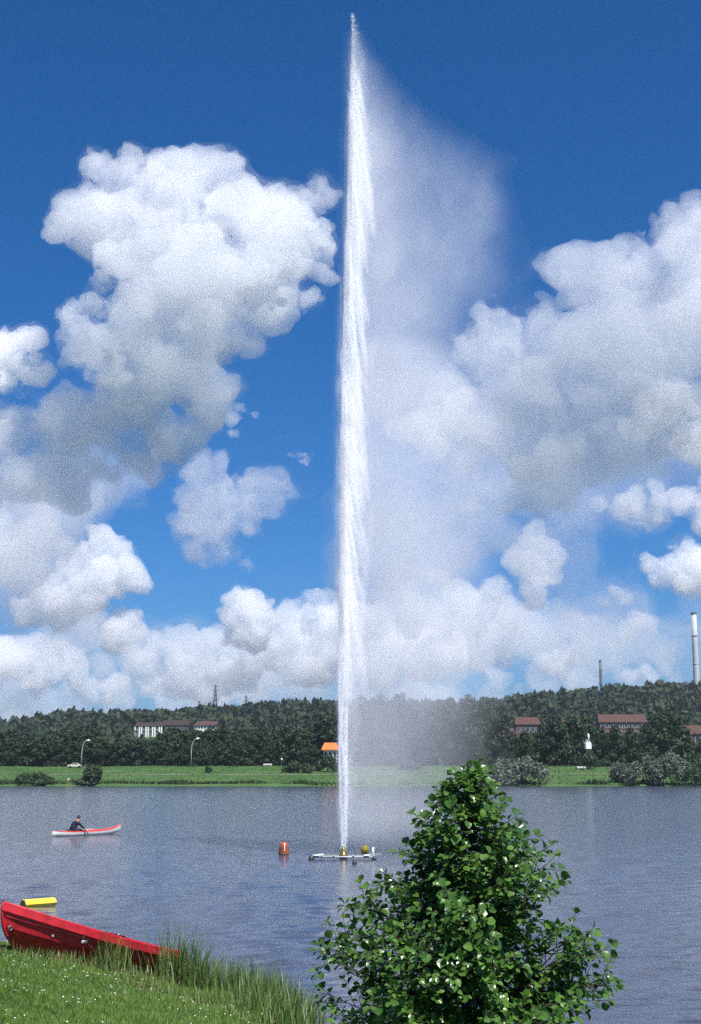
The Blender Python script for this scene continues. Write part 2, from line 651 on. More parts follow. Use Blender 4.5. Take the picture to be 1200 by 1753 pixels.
cloud([(330, 320, 72), (275, 320, 55), (205, 300, 44), (170, 285, 28), (165, 375, 66), (130, 385, 38), (250, 390, 90), (400, 380, 66), (440, 375, 45),
       (385, 320, 24), (420, 340, 22), (455, 352, 20), (480, 430, 80), (500, 350, 32), (535, 335, 26), (563, 335, 14), (555, 390, 15), (535, 430, 38), (548, 470, 25), (520, 510, 26), (470, 540, 45), (430, 580, 36),
       (330, 470, 100), (420, 490, 80), (220, 460, 60), (260, 560, 90), (350, 580, 70), (150, 600, 60), (125, 548, 28), (185, 530, 40), (240, 650, 90), (330, 660, 70), (355, 715, 38), (330, 745, 32), (290, 760, 36)],
      1900, 3.5, 0.023, 11, 'largest white cumulus cloud with a towering bright head, beside the water jet')
cloud([(20, 740, 70), (100, 740, 80), (190, 730, 70), (-80, 760, 90), (-200, 740, 110), (250, 770, 50), (190, 810, 44), (120, 830, 40), (40, 830, 50), (-60, 850, 60)],
      2050, 3.6, 0.016, 12, 'flat grey cloud base reaching in from the photo edge under the towering cloud')
cloud([(20, 590, 34), (50, 575, 22), (-30, 600, 50), (50, 640, 34), (10, 660, 30), (70, 630, 20), (-80, 620, 60)],
      2000, 2.8, 0.044, 13, 'small bright cloud cut by the photo edge beneath the blue gap')
cloud([(350, 815, 36), (390, 815, 36), (430, 820, 34), (470, 835, 28), (505, 843, 18), (533, 846, 9), (330, 860, 40), (375, 860, 46), (420, 865, 44), (460, 862, 28), (320, 905, 34), (365, 905, 42), (405, 905, 36), (340, 945, 28), (385, 945, 28), (415, 965, 16)],
      2600, 3.8, .011, 14, 'thin wedge-shaped cloud alone in the blue beside the jet')
cloud([(400, 715, 13), (398, 745, 9), (408, 700, 8), (440, 715, 7), (515, 785, 12), (500, 790, 9), (530, 780, 7)],
      2600, 2.4, 0.024, 15, 'faint shreds of cloud in the blue between the larger clouds', name='cloud_shreds', amp=2.2, kind='stuff')
cloud([(180, 925, 27), (160, 950, 26), (205, 950, 20), (190, 985, 40), (225, 985, 26), (240, 1005, 20), (225, 1010, 28), (120, 985, 30), (135, 965, 22), (85, 1010, 34), (60, 1040, 34), (110, 1035, 46), (160, 1030, 36), (215, 1060, 22), (200, 1085, 30), (40, 1060, 24), (235, 1085, 16)],
      4300, 5.0, 0.025, 16, 'billowing white cumulus low over the hill with stacked round heads')
cloud([(40, 920, 60), (-40, 920, 80), (100, 920, 40), (60, 880, 50), (30, 970, 50), (-60, 990, 70)],
      3400, 6.0, 0.012, 17, 'soft pale cloud at the photo edge above the billowing cumulus')
cloud([(425, 1040, 34), (400, 1065, 30), (440, 1065, 34), (462, 1050, 20), (458, 1030, 12), (430, 1085, 28), (395, 1090, 22)],
      5200, 5.5, 0.022, 18, 'bright knob-shaped cumulus head above the hill pylons')
cloud([(510, 1075, 42), (550, 1070, 46), (600, 1080, 60), (480, 1110, 50), (560, 1120, 50), (660, 1100, 60), (370, 1105, 28), (320, 1100, 22), (290, 1115, 28), (260, 1110, 26), (340, 1130, 30), (420, 1135, 40), (300, 1150, 30), (450, 1100, 40), (520, 1130, 50), (400, 1150, 40), (350, 1160, 40), (240, 1140, 36), (730, 1110, 60), (640, 1150, 50)],
      6000, 8.0, 0.011, 19, 'long layered cloud row low above the wooded ridge')
cloud([(100, 1130, 34), (130, 1150, 26), (60, 1120, 30), (70, 1165, 36), (20, 1140, 40), (150, 1170, 26), (-40, 1140, 60), (190, 1180, 30)],
      6200, 8.0, 0.012, 20, 'low pale cumulus above the hill at the photo edge')
cloud([(40, 1225, 34), (120, 1220, 34), (200, 1215, 36), (280, 1212, 36), (360, 1205, 38), (440, 1205, 38), (520, 1200, 40), (600, 1200, 40), (680, 1195, 44), (760, 1190, 44), (840, 1185, 44), (920, 1180, 40), (1000, 1172, 40), (1080, 1165, 40), (1160, 1160, 40), (80, 1180, 40), (240, 1175, 44), (400, 1170, 44), (560, 1160, 44), (700, 1150, 44), (820, 1150, 36), (960, 1150, 30), (160, 1150, 30), (480, 1160, 40), (1240, 1160, 44), (-40, 1225, 40), (-110, 1225, 40), (1320, 1160, 44)],
      9500, 22.0, 0.0044, 21, 'hazy grey band of distant cloud lying along the ridge', kids=8, name='cloud_bank')
cloud([(860, 525, 26), (885, 530, 30), (830, 535, 16), (895, 485, 16), (935, 470, 26), (965, 455, 26), (1000, 450, 30), (1030, 440, 24), (1065, 430, 26), (1090, 420, 16), (925, 530, 40), (980, 510, 50), (1040, 490, 50), (1115, 390, 28), (1150, 385, 38), (1200, 395, 56), (1270, 400, 70), (1110, 470, 60), (1090, 450, 40), (1060, 530, 70), (1150, 560, 80), (1200, 680, 90), (1120, 650, 90), (1040, 660, 80), (940, 720, 80), (1060, 760, 70), (1180, 490, 80), (1260, 520, 110),
       (880, 590, 60), (960, 610, 80), (1060, 600, 90), (1150, 610, 80), (820, 600, 50), (900, 690, 80), (1010, 700, 80), (840, 680, 60), (1090, 690, 60), (900, 780, 70), (990, 780, 60), (850, 760, 60), (900, 840, 44), (780, 700, 60), (780, 800, 50), (720, 740, 50), (960, 840, 40), (830, 850, 40)],
      1900, 3.7, 0.015, 22, 'huge grey cumulus with a bright scalloped upper edge rising towards the chimneys')
cloud([(1180, 760, 46), (1220, 720, 60), (1150, 780, 30), (1260, 780, 80), (1120, 730, 40), (1150, 690, 46)],
      2100, 3.6, 0.032, 23, 'white cloud lump beneath the huge grey cumulus at the photo edge')
cloud([(1140, 862, 34), (1180, 870, 36), (1100, 868, 26), (1060, 870, 20), (1220, 880, 46), (1130, 890, 26), (1030, 865, 14), (1280, 890, 60)],
      2600, 4.0, 0.02, 24, 'flat-bottomed pale cloud strip under the huge grey cumulus')
cloud([(920, 925, 26), (910, 965, 34), (940, 950, 26), (895, 970, 20), (930, 990, 28), (955, 1000, 14), (920, 1030, 22), (905, 1015, 20), (935, 1045, 14)],
      3600, 4.6, 0.017, 25, 'upright fluffy white cumulus beside the drifting spray')
cloud([(1115, 965, 20), (1150, 970, 30), (1190, 955, 38), (1170, 1000, 30), (1220, 980, 50), (1130, 990, 18)],
      3600, 4.6, 0.024, 26, 'compact white cumulus cut by the photo edge above the tall chimney')
cloud([(1055, 1020, 16), (1065, 1030, 14), (1045, 1030, 12), (1095, 1070, 20), (1075, 1085, 16), (1115, 1075, 12), (1140, 1115, 10), (1130, 1120, 9), (970, 1120, 20), (940, 1140, 18), (975, 1095, 16), (960, 1150, 14), (1110, 1155, 18), (1080, 1160, 14)],
      5600, 6.0, 0.013, 27, 'scattered small faint clouds above the slim chimney', name='small_clouds', amp=2.0, kind='stuff')
cloud([(840, 1020, 30), (780, 1040, 40), (720, 1060, 44), (860, 1060, 34), (800, 1090, 44), (890, 1085, 28), (860, 1125, 30), (760, 1130, 40), (900, 1060, 24), (690, 1010, 36), (740, 990, 30)],
      5000, 7.0, 0.01, 28, 'soft grey cloud seen through the spray above the hazy trees')
# thin pale cloud between and behind the heaps
cloud([(700, 700, 110), (760, 850, 110), (850, 900, 90), (700, 950, 110), (640, 820, 70), (950, 880, 70), (800, 760, 100), (860, 820, 90)],
      3000, 13.0, .0030, 31, 'broad pale lavender cloud veil behind the spray', amp=1.6, halo=.3, name='thin_cloud')
cloud([(-60, 1130, 70), (40, 1120, 70), (140, 1130, 66), (240, 1140, 60), (340, 1140, 60), (440, 1130, 66), (540, 1120, 70), (640, 1110, 74), (740, 1100, 74), (840, 1100, 70), (940, 1110, 66), (1040, 1120, 60), (1140, 1110, 60), (1240, 1110, 70)],
      7200, 26.0, .0026, 32, 'long thin cloud sheet paling the sky above the ridge', amp=1.6, halo=.3, name='thin_cloud')
cloud([(60, 900, 100), (150, 860, 80), (0, 1000, 90), (240, 830, 46), (100, 1080, 70), (180, 960, 60)],
      3100, 13.0, .0032, 33, 'thin pale cloud veil between the grey cloud base and the billowing cumulus', amp=1.6, halo=.3, name='thin_cloud')
cloud([(1000, 850, 70), (1100, 850, 60), (1190, 820, 80), (960, 960, 60), (1080, 1040, 66), (1180, 1070, 70), (1010, 1060, 50)],
      3200, 13.0, .0020, 34, 'thin pale cloud veil under the huge grey cumulus', amp=1.6, halo=.3, name='thin_cloud')
# broken cumulus goes on out of the frame; overhead pair added to shade clouds in view
def cloud_at(x, y, z, R, seed, label):
    rs = np.random.RandomState(seed)
    bl = []
    D = y
    for i in range(9):
        bl.append((x + rs.normal(0, R * .85), D + rs.normal(0, R * .5), z + rs.normal(0, R * .16), R * rs.uniform(.4, .75)))
    S = [(np.array(b[:3]), b[3]) for b in bl]
    for c, r_ in list(S):
        for j in range(9):
            d = rs.standard_normal(3)
            d /= np.linalg.norm(d)
            d[2] = abs(d[2]) * .8
            S.append((c + d * r_ * .8, r_ * rs.uniform(.3, .5)))
    return S
def cloud_solid(S, voxel, dens, seed, label):
    rs = np.random.RandomState(seed)
    C = np.array([q[0] for q in S])
    Rr = np.array([q[1] for q in S])
    lo = (C - Rr[:, None]).min(0) - 8 * voxel
    hi = (C + Rr[:, None]).max(0) + 8 * voxel
    shape = np.ceil((hi - lo) / voxel).astype(int)
    ax_ = [np.arange(shape[i]) * voxel + lo[i] for i in range(3)]
    fld = np.full(shape, -12 * voxel, np.float32)
    for c, R in S:
        d = R - np.sqrt((ax_[0] - c[0])[:, None, None] ** 2 + (ax_[1] - c[1])[None, :, None] ** 2 + (ax_[2] - c[2])[None, None, :] ** 2)
        np.maximum(fld, d, out=fld)
    fld += voxel * (1.5 * upnoise(rs, shape, 6) + upnoise(rs, shape, 3))
    g = vdb.FloatGrid(40 * voxel)
    g.copyFromArray((-fld).astype(np.float32))
    pts, tri, quads = g.convertToPolygons(isovalue=0.0, adaptivity=0.0)
    o = link('cloud', mesh_np('cloud', pts * voxel + lo, tri_all(quads, tri), mat_volume('cloud_vapour', dens, .3), check=False))
    tag(o, label, 'cloud', 'cumulus clouds over the hill')
for i, (x, y, z, R) in enumerate([(620, 1480, 1100, 180), (-80, 1480, 1080, 135), (-1150, 1500, 1100, 220), (1500, 1700, 800, 230), (-1500, 300, 900, 260), (1300, -500, 1000, 260), (-300, -1500, 950, 280)]):
    cloud_solid(cloud_at(x, y, z, R, 70 + i, ''), 24.0, .0028, 80 + i, ['unseen cumulus added overhead to shade the huge grey cumulus', 'small unseen cumulus added overhead to shade the largest cloud', 'cumulus beyond the photo edge beside the largest cloud', 'cumulus beyond the photo edge beside the huge grey cumulus',
        'cumulus over the boat shore', 'cumulus over the far side of the bank', 'cumulus behind the near bank'][i])
print('clouds', time.time() - T_START)

# =================================================================== FAR BANK
M_TRUNK = mat_plain('bark', (.06, .045, .03), .9, .3, 4.0, .2)
M_BELT = mat_leaf('belt_leaves', (.009, .020, .009), (.034, .058, .020), .6, .15, .25, .12)
M_HILL = mat_leaf('hill_leaves', (.007, .015, .010), (.048, .066, .030), .8, .05, .1, .07)
M_WILLOW = mat_leaf('willow_leaves', (.045, .065, .045), (.16, .185, .135), .55, .2, .35, .25)
M_BUSH = mat_leaf('bush_leaves', (.014, .030, .012), (.045, .080, .024), .55, .2, .3, .3)

def leaf_cloud(rs, lobes, n, size, up=.35, elong=1.4):
    """Leaf-clump quads spread through lobes (cx,cy,cz,rx,ry,rz), thicker towards the outside."""
    w = np.array([l[3] * l[4] + l[4] * l[5] + l[3] * l[5] for l in lobes])
    w = w / w.sum()
    which = rs.choice(len(lobes), n, p=w)
    L = np.array(lobes)[which]
    d = rs.standard_normal((n, 3))
    d /= np.linalg.norm(d, axis=1)[:, None]
    rad = 1 - .55 * rs.rand(n) ** 1.8
    rad = rad * (1 + .12 * rs.standard_normal(n))
    c = L[:, :3] + d * L[:, 3:] * rad[:, None]
    nrm = d + rs.standard_normal((n, 3)) * .55 + np.array((0, 0, up))
    nrm /= np.linalg.norm(nrm, axis=1)[:, None]
    t = np.cross(nrm, rs.standard_normal((n, 3)))
    t /= np.linalg.norm(t, axis=1)[:, None]
    b = np.cross(nrm, t)
    s = size * (.55 + .9 * rs.rand(n))[:, None]
    t = t * s * elong
    b = b * s
    fold = nrm * s * (rs.rand(n)[:, None] - .5) * .8
    V = np.stack([c - t, c - b * .8 + fold, c + t, c + b * .8 + fold], 1).reshape(-1, 3)
    Fq = np.arange(4 * n).reshape(n, 4)
    return V, Fq

def tree_mesh(seed, H, Wd, n, size, mat, low=.12, lobes_n=12, name='crown'):
    rs = np.random.RandomState(seed)
    lobes = []
    for i in range(lobes_n):
        h = low + (1 - low) * (i + .5) / lobes_n
        env = math.sin(math.pi * min(1, (h - low) / (1 - low) * .82 + .16)) ** .7
        r = Wd * .5 * env
        a = i * 2.4 + rs.rand()
        rr = Wd * rs.uniform(.17, .27) * (.7 + .3 * env)
        off = max(0, r - rr * .75) * rs.uniform(.6, 1.05)
        lobes.append((off * math.cos(a), off * math.sin(a), h * H - rr * .4, rr, rr, rr * rs.uniform(.7, 1.0)))
    V, Fq = leaf_cloud(rs, lobes, n, size)
    V[:, 2] = np.maximum(V[:, 2], .02)
    return mesh_np(name, V, Fq, mat)

def trunk_mesh(seed, H, r):
    rs = random.Random(seed)
    m = MB()
    top = Vector((rs.uniform(-.3, .3), rs.uniform(-.3, .3), H * .8))
    m.tube([(0, 0, -.3), (0, 0, H * .2), (top.x * .5, top.y * .5, H * .5), top], [r * 1.2, r, r * .7, r * .15], 7)
    for i in range(5):
        z = H * rs.uniform(.25, .6)
        a = rs.uniform(0, 6.28)
        L = H * rs.uniform(.16, .28)
        m.tube([(0, 0, z), (math.cos(a) * L * .5, math.sin(a) * L * .5, z + L * .5), (math.cos(a) * L, math.sin(a) * L, z + L)], [r * .5, r * .35, r * .1], 5)
    me = bpy.data.meshes.new('trunk')
    me.from_pydata(m.v, [], m.f)
    me.materials.append(M_TRUNK)
    return me

BELT = [(tree_mesh(100 + i, 13, 11, 2600, .34, M_BELT, .04, 14), trunk_mesh(i, 13, .28)) for i in range(5)]
TALL = [(tree_mesh(130 + i, 24, 15, 4200, .40, M_BELT, .06, 18), trunk_mesh(20 + i, 24, .4)) for i in range(3)]

def tree(px, ytop, D, tpl, label, group, name='tree', wide=1.0, ybase=None, seed=0, Hh=None):
    x = (px - 600) / FOC * D
    z = float(far_z(x, D))
    top = at(px, ytop, D)[2]
    H = {id(t): 13.0 for t in BELT}.get(id(tpl), None)
    H = 13.0 if tpl in BELT else 24.0
    s = max(.15, (top - z) / H)
    o = empty(name, (x, D, z - .05), random.uniform(0, 6.28), label, 'tree', group, (s * wide, s * wide, s))
    link('trunk', tpl[1], o)
    link('crown', tpl[0], o)
    return o

# belt of dark broadleaf trees behind the far meadow
belt_l = 'dark broadleaf tree in the belt behind the far meadow'
rsb = random.Random(5)
tops = [(-30, 1248), (5, 1246), (32, 1258), (58, 1252), (90, 1262), (112, 1252), (135, 1250), (160, 1243), (185, 1262), (208, 1262), (232, 1268), (255, 1266), (280, 1258), (300, 1243), (318, 1250),
        (340, 1252), (362, 1248), (385, 1244), (408, 1254), (430, 1250), (452, 1242), (474, 1248), (495, 1240), (515, 1246), (538, 1236), (560, 1226), (580, 1222)]
for i, (px, yt) in enumerate(tops):
    tree(px, yt + rsb.uniform(-2, 2), 452 + rsb.uniform(-12, 14), BELT[i % 5], belt_l, 'tree belt behind the far meadow', wide=rsb.uniform(.9, 1.25))
for i in range(26):
    px = -20 + i * 25 + rsb.uniform(-8, 8)
    tree(px, 1270 + rsb.uniform(-8, 6), 438 + rsb.uniform(-3, 6), BELT[(i * 3) % 5], 'low dark tree in the front row at the meadow edge', 'front row of the tree belt', wide=rsb.uniform(1.1, 1.5))
# taller trees veiled by the spray
tall_l = 'tall tree veiled by the drifting fountain spray'
for i, (px, yt) in enumerate([(622, 1212), (652, 1190), (682, 1186), (705, 1198), (735, 1206), (770, 1194), (800, 1190), (828, 1196), (850, 1210), (610, 1235)]):
    tree(px, yt, 462 + rsb.uniform(-14, 16), TALL[i % 3], tall_l, 'tall trees behind the spray', wide=rsb.uniform(.8, 1.0))
right_l = 'dark tree in front of the red roofs beside the hut'
for i, (px, yt) in enumerate([(872, 1252), (895, 1250), (925, 1240), (950, 1225), (975, 1222), (1000, 1228), (1024, 1244), (1048, 1242), (1075, 1245), (1100, 1240), (1120, 1222), (1140, 1212), (1155, 1240), (1172, 1262), (1195, 1264), (1215, 1250)]):
    tree(px, yt, 456 + rsb.uniform(-12, 14), BELT[i % 5], right_l, 'trees in front of the red roofs', wide=rsb.uniform(.75, 1.05))

# shore and meadow bushes, each its own thing
def bush(px, ybase, ytop, wpx, label, mat, seed, name='bush', group=None, n=1500, size=.2):
    P = far_px(px, ybase)
    H = at(px, ytop, P[1])[2] - P[2]
    Wd = wpx / FOC * P[1]
    o = empty(name, P, 0, label, 'bush', group)
    rs = np.random.RandomState(seed)
    lobes = []
    for i in range(11):
        a = rs.rand() * 6.28
        q = rs.rand() ** .6
        h = (1 - q ** 2.2 * .75)
        lobes.append((Wd * .40 * q * math.cos(a), Wd * .28 * q * math.sin(a), H * h * rs.uniform(.35, .74), Wd * .19, Wd * .17, H * .26 * rs.uniform(.7, 1.1)))
    V, Fq = leaf_cloud(rs, lobes, n, size, elong=2.0)
    V[:, 2] = np.clip(V[:, 2], .02, H * 1.03)
    link('foliage', mesh_np('foliage', V, Fq, mat), o)
    m = MB()
    for i in range(6):
        a = rs.rand() * 6.28
        m.tube([(0, 0, -.2), (math.cos(a) * Wd * .12, math.sin(a) * Wd * .12, H * .35), (math.cos(a) * Wd * .25, math.sin(a) * Wd * .25, H * .7)], [.09, .06, .02], 5)
    m.build('stem', M_TRUNK, o)
    return o
bush(52, 1345, 1309, 62, 'round dark bush at the waterline nearest the photo edge', M_BUSH, 1)
bush(78, 1345, 1325, 36, 'low bush leaning on the round dark bush at the waterline', M_BUSH, 21, n=700)
bush(157, 1345, 1296, 40, 'taller upright shrub at the waterline below the first street lamp', M_BUSH, 2, n=1700)
bush(140, 1345, 1330, 50, 'low scrub around the foot of the upright shrub', M_BUSH, 22, n=700)
bush(510, 1323, 1294, 52, 'rounded dark bush on the meadow beside the jet', M_BUSH, 3)
bush(562, 1321, 1283, 50, 'dark green bush below the orange roof', M_BUSH, 4)
bush(300, 1312, 1293, 11, 'slim young tree on the meadow between the first two street lamps', M_WILLOW, 5, n=350)
bush(357, 1323, 1308, 13, 'small dark bush on the meadow beside the second street lamp', M_BUSH, 6, n=300)
bush(895, 1345, 1279, 102, 'grey green willow at the waterline behind the spray', M_WILLOW, 7, n=2600)
bush(855, 1345, 1292, 60, 'silvery willow half lost in the spray', M_WILLOW, 17, n=1500)
bush(1066, 1340, 1293, 50, 'small grey willow at the start of the waterline thicket', M_WILLOW, 8)
bush(1105, 1345, 1278, 70, 'tall grey willow in the middle of the waterline thicket', M_WILLOW, 9, n=2200)
bush(1150, 1345, 1276, 76, 'green willow near the photo edge in the waterline thicket', M_WILLOW, 10, n=2200)
bush(1190, 1345, 1284, 70, 'bright green bush cut by the photo edge at the waterline', M_BUSH, 11, n=1600)
bush(700, 1318, 1288, 40, 'bush on the meadow hidden in the spray', M_BUSH, 12, n=900)
bush(1008, 1317, 1281, 44, 'dark bush hiding the foot of the white hut', M_BUSH, 33, n=900)
bush(1030, 1312, 1298, 36, 'low bush on the meadow below the white hut', M_BUSH, 13, n=700)

# ragged growth along the far waterline and rough grass on the meadow
def strip_growth():
    rs = np.random.RandomState(8)
    n = 9000
    x = rs.uniform(-118, 118, n)
    dens = vnoise(x * .16, x * 0 + 2.2)
    keep = rs.rand(n) < np.clip(.35 + .6 * dens, .08, 1)
    x = x[keep]
    n = len(x)
    y = SHORE_Y + 1.0 + rs.rand(n) ** 2 * 4.0
    z = far_z(x, y)
    h = (.25 + .9 * np.clip(vnoise(x * .16, x * 0 + 2.2) + .25, 0, 1)) * rs.uniform(.5, 1.2, n)
    w = rs.uniform(.06, .2, n)
    a = rs.rand(n) * 6.28
    dx, dy = np.cos(a) * w, np.sin(a) * w
    lx, ly = rs.normal(0, .2, n), rs.normal(0, .2, n)
    V = np.stack([np.stack([x - dx, y - dy, z - .05], -1), np.stack([x + dx, y + dy, z - .05], -1),
                  np.stack([x + dx * .6 + lx, y + dy * .6 + ly, z + h], -1), np.stack([x - dx * .6 + lx, y - dy * .6 + ly, z + h], -1)], 1).reshape(-1, 3)
    o = link('bank_growth', mesh_np('bank_growth', V, np.arange(4 * n).reshape(n, 4), M_BUSH))
    tag(o, 'ragged dark reeds and scrub along the far waterline', 'reeds', None, 'stuff')
    n = 16000
    x = rs.uniform(-118, 118, n)
    y = rs.uniform(SHORE_Y + 2, 440, n)
    z = far_z(x, y)
    h = rs.uniform(.12, .4, n)
    w = rs.uniform(.1, .3, n)
    a = rs.rand(n) * 6.28
    dx, dy = np.cos(a) * w, np.sin(a) * w
    V = np.stack([np.stack([x - dx, y - dy, z - .05], -1), np.stack([x + dx, y + dy, z - .05], -1), np.stack([x + dx * .2, y + dy * .2, z + h], -1)], 1).reshape(-1, 3)
    mg = mat_leaf('meadow_grass', (.04, .095, .025), (.12, .165, .055), .7, .2, .2, .1)
    o = link('meadow_grass', mesh_np('meadow_grass', V, np.arange(3 * n).reshape(n, 3), mg))
    tag(o, 'rough grass of the meadow on the far bank', 'grass', None, 'stuff')
strip_growth()

# buildings: px rectangles kept clear of hill trees are collected here
CLEAR = []

M_WHITE = mat_plain('white_render', (.72, .72, .68), .7, .06, .6, .3)
M_REDROOF = mat_plain('red_tiles', (.078, .038, .030), .8, .25, 1.2, .2)
M_DARKROOF = mat_plain('brown_roof', (.035, .024, .022), .8, .2, 1.0, .2)
M_BRICK = mat_plain('red_brick', (.095, .052, .042), .85, .2, .8, .2)
M_GLASS = mat_plain('dark_window', (.015, .02, .03), .1, .1, 1.0, .6)
M_ORANGE = mat_plain('orange_tiles', (.50, .15, .035), .7, .12, 1.5, .3)
M_CONC = mat_plain('pale_concrete', (.42, .43, .42), .7, .1, .15, .3)
M_DARKCONC = mat_plain('weathered_concrete', (.11, .12, .14), .8, .2, .15, .3)
M_STEEL = mat_plain('galvanised_steel', (.20, .21, .22), .45, .15, 2.0, .5, metallic=.6)

def house(px0, px1, y_eave, y_ridge, y_base, D, label, wall, roof, storeys, cols, name='building', depth=11.0, rz=0.0, piers=False, flat=False):
    """A long block facing the lake: walls, pitched roof, rows of windows with frames set in the front."""
    c = at((px0 + px1) / 2, y_base, D)
    W2 = (px1 - px0) / FOC * D / 2
    he = at(px0, y_eave, D)[2] - c[2]
    hr = at(px0, y_ridge, D)[2] - c[2]
    o = empty(name, c, rz, label, 'building')
    MB().box(-W2, W2, 0, depth, -6, he).build('wall', wall, o)
    if flat:
        MB().box(-W2 - .3, W2 + .3, -.3, depth + .3, he + .003, hr).build('roof', roof, o)
    else:
        e = .7
        v = [(-W2 - e, -e, he - .25), (W2 + e, -e, he - .25), (W2 + e, depth + e, he - .25), (-W2 - e, depth + e, he - .25),
             (-W2 + .2, depth / 2, hr), (W2 - .2, depth / 2, hr),
             (-W2 - e, -e, he - .02), (W2 + e, -e, he - .02), (W2 + e, depth + e, he - .02), (-W2 - e, depth + e, he - .02)]
        MB().add(v, [(3, 2, 1, 0), (0, 1, 7, 6), (1, 2, 8, 7), (2, 3, 9, 8), (3, 0, 6, 9), (6, 7, 5, 4), (8, 9, 4, 5), (7, 8, 5), (9, 6, 4)]).build('roof', roof, o)
    sh = he / storeys
    for s in range(storeys):
        for k in range(cols):
            wd = 2 * W2 / cols
            x0 = -W2 + wd * (k + .22)
            x1 = x0 + wd * .56
            z0 = s * sh + sh * .28
            z1 = s * sh + sh * .80
            f = MB().box(x0 - .1, x1 + .1, -.06, .02, z0 - .1, z0).box(x0 - .1, x1 + .1, -.06, .02, z1, z1 + .1).box(x0 - .1, x0, -.06, .02, z0, z1).box(x1, x1 + .1, -.06, .02, z0, z1).build('window', M_WHITE, o)
            MB().box(x0, x1, -.03, .02, z0, z1).build('pane', M_GLASS, f)
    if piers:
        for k in range(cols + 1):
            x = -W2 + 2 * W2 * k / cols
            if k % 3 == 1:
                continue
            MB().box(x - .45, x + .45, -.5, -.003, 0, he - .3).build('pier', M_WHITE, o)
    CLEAR.append((px0 - 6, px1 + 6, y_ridge - 6, y_base, D + 12))
    return o
house(231, 276, 1243, 1236, 1263, 1000, 'white windowed two storey school block on the wooded hill', M_DARKROOF, M_DARKROOF, 2, 12, depth=14, piers=True)
house(278, 322, 1241, 1232, 1252, 1015, 'dark roofed link block between the two white buildings on the hill', M_DARKROOF, M_DARKROOF, 1, 6, depth=14)
house(332, 370, 1241, 1234, 1250, 985, 'white building with red tiled roof below the tall pylon', M_WHITE, M_REDROOF, 1, 7, depth=12, rz=-.25)
house(554, 577, 1283, 1271, 1300, 434, 'small house with bright orange roof beside the jet', M_WHITE, M_ORANGE, 1, 3, depth=6, name='house')
house(1028, 1108, 1236, 1222, 1262, 800, 'long red brick building with red roof below the slim chimney', M_BRICK, M_REDROOF, 2, 10, depth=14)
house(884, 924, 1240, 1227, 1258, 800, 'red roofed brick house half hidden by trees behind the lone lamp', M_BRICK, M_REDROOF, 1, 5, depth=12, name='house')
house(848, 882, 1256, 1246, 1272, 700, 'low red brick house at the edge of the spray', M_BRICK, M_REDROOF, 1, 4, depth=9, name='house')
house(1160, 1230, 1256, 1241, 1276, 720, 'red roofed brick house at the photo edge above the willows', M_BRICK, M_REDROOF, 1, 5, depth=11, name='house')
house(946, 975, 1240, 1228, 1258, 805, 'small red roofed house in the middle of the brick row', M_BRICK, M_REDROOF, 1, 3, depth=10, name='house')
house(1142, 1196, 1172, 1168.5, 1192, 1240, 'flat dark factory hall on the ridge beside the tall chimney', M_DARKCONC, M_DARKCONC, 1, 6, depth=30, flat=True, name='factory_hall')
CLEAR.pop()

# white hut showing between the dark trees
hb = far_px(1008, 1300)
hut = empty('hut', (at(1008, 1284, 432)[0], 432, far_z(at(1008, 1284, 432)[0], 432)), 0, 'small bright white hut with pointed gable between dark trees', 'hut')
zz = at(1008, 1282, 432)[2] - hut.location.z
MB().box(-.95, .95, 0, 3, -.2, zz).build('base', M_DARKROOF, hut)
MB().add([(-.85, -.01, zz), (.85, -.01, zz), (.85, 3, zz), (-.85, 3, zz), (-.85, -.01, zz + 1.6), (.85, -.01, zz + 1.6), (.85, 3, zz + 1.6), (-.85, 3, zz + 1.6), (0, -.01, zz + 2.9), (0, 3, zz + 2.9)],
         [(0, 1, 5, 8, 4), (3, 7, 9, 6, 2), (0, 4, 7, 3), (1, 2, 6, 5), (4, 8, 9, 7), (5, 6, 9, 8), (0, 3, 2, 1)]).build('wall', M_WHITE, hut)
MB().lathe([(.14, zz + 2.2), (.32, zz + 3.5), (.26, zz + 4.2), (.05, zz + 4.6)], 10).build('turret', M_WHITE, hut, True)

# street lamps: mast bent over towards the road, bright head
def lamp(px, ybase, ytop, label, side=1):
    P = far_px(px, ybase)
    H = at(px, ytop, P[1])[2] - P[2]
    o = empty('street_lamp', P, 0, label, 'street lamp', 'street lamps along the far bank')
    MB().tube([(0, 0, -.3), (0, 0, H * .55), (side * .10, 0, H * .75), (side * .45, 0, H * .90), (side * 1.0, 0, H * .985), (side * 1.35, 0, H)], [.13, .11, .10, .085, .07, .06], 8).build('mast', M_CONC, o, True)
    MB().lathe([(.14, 0), (.16, .5), (.13, .5)], 8).build('base', M_STEEL, o)
    m = MB()
    m.tube([(side * 1.2, 0, H - .02), (side * 1.5, 0, H + .06), (side * 2.1, 0, H + .10), (side * 2.3, 0, H + .06)], [.08, .24, .26, .08], 8)
    m.build('head', M_WHITE, o, True)
    return o
lamp(139, 1316, 1268, 'curved street lamp above the upright waterline shrub')
lamp(327, 1315, 1265, 'curved street lamp below the white building with the red roof')
lamp(528, 1309, 1261, 'curved street lamp close to the orange roof')
lamp(964, 1306, 1250, 'straight pale street lamp beside the white hut', .15)
lamp(1197, 1300, 1243, 'street lamp at the photo edge beside the willows', -.2)
lamp(748, 1308, 1253, 'street lamp hidden in the spray', .4)

P = far_px(482, 1318)
so_ = empty('marker_post', P, 0, 'short white topped post on the meadow beside the rounded bush', 'post')
hp = at(482, 1301, P[1])[2] - P[2]
MB().tube([(0, 0, -.2), (0, 0, hp)], .07, 6).build('post', M_STEEL, so_)
MB().lathe([(.1, hp - .05), (.26, hp + .1), (.26, hp + .4), (.1, hp + .55)], 8).build('head', M_WHITE, so_)

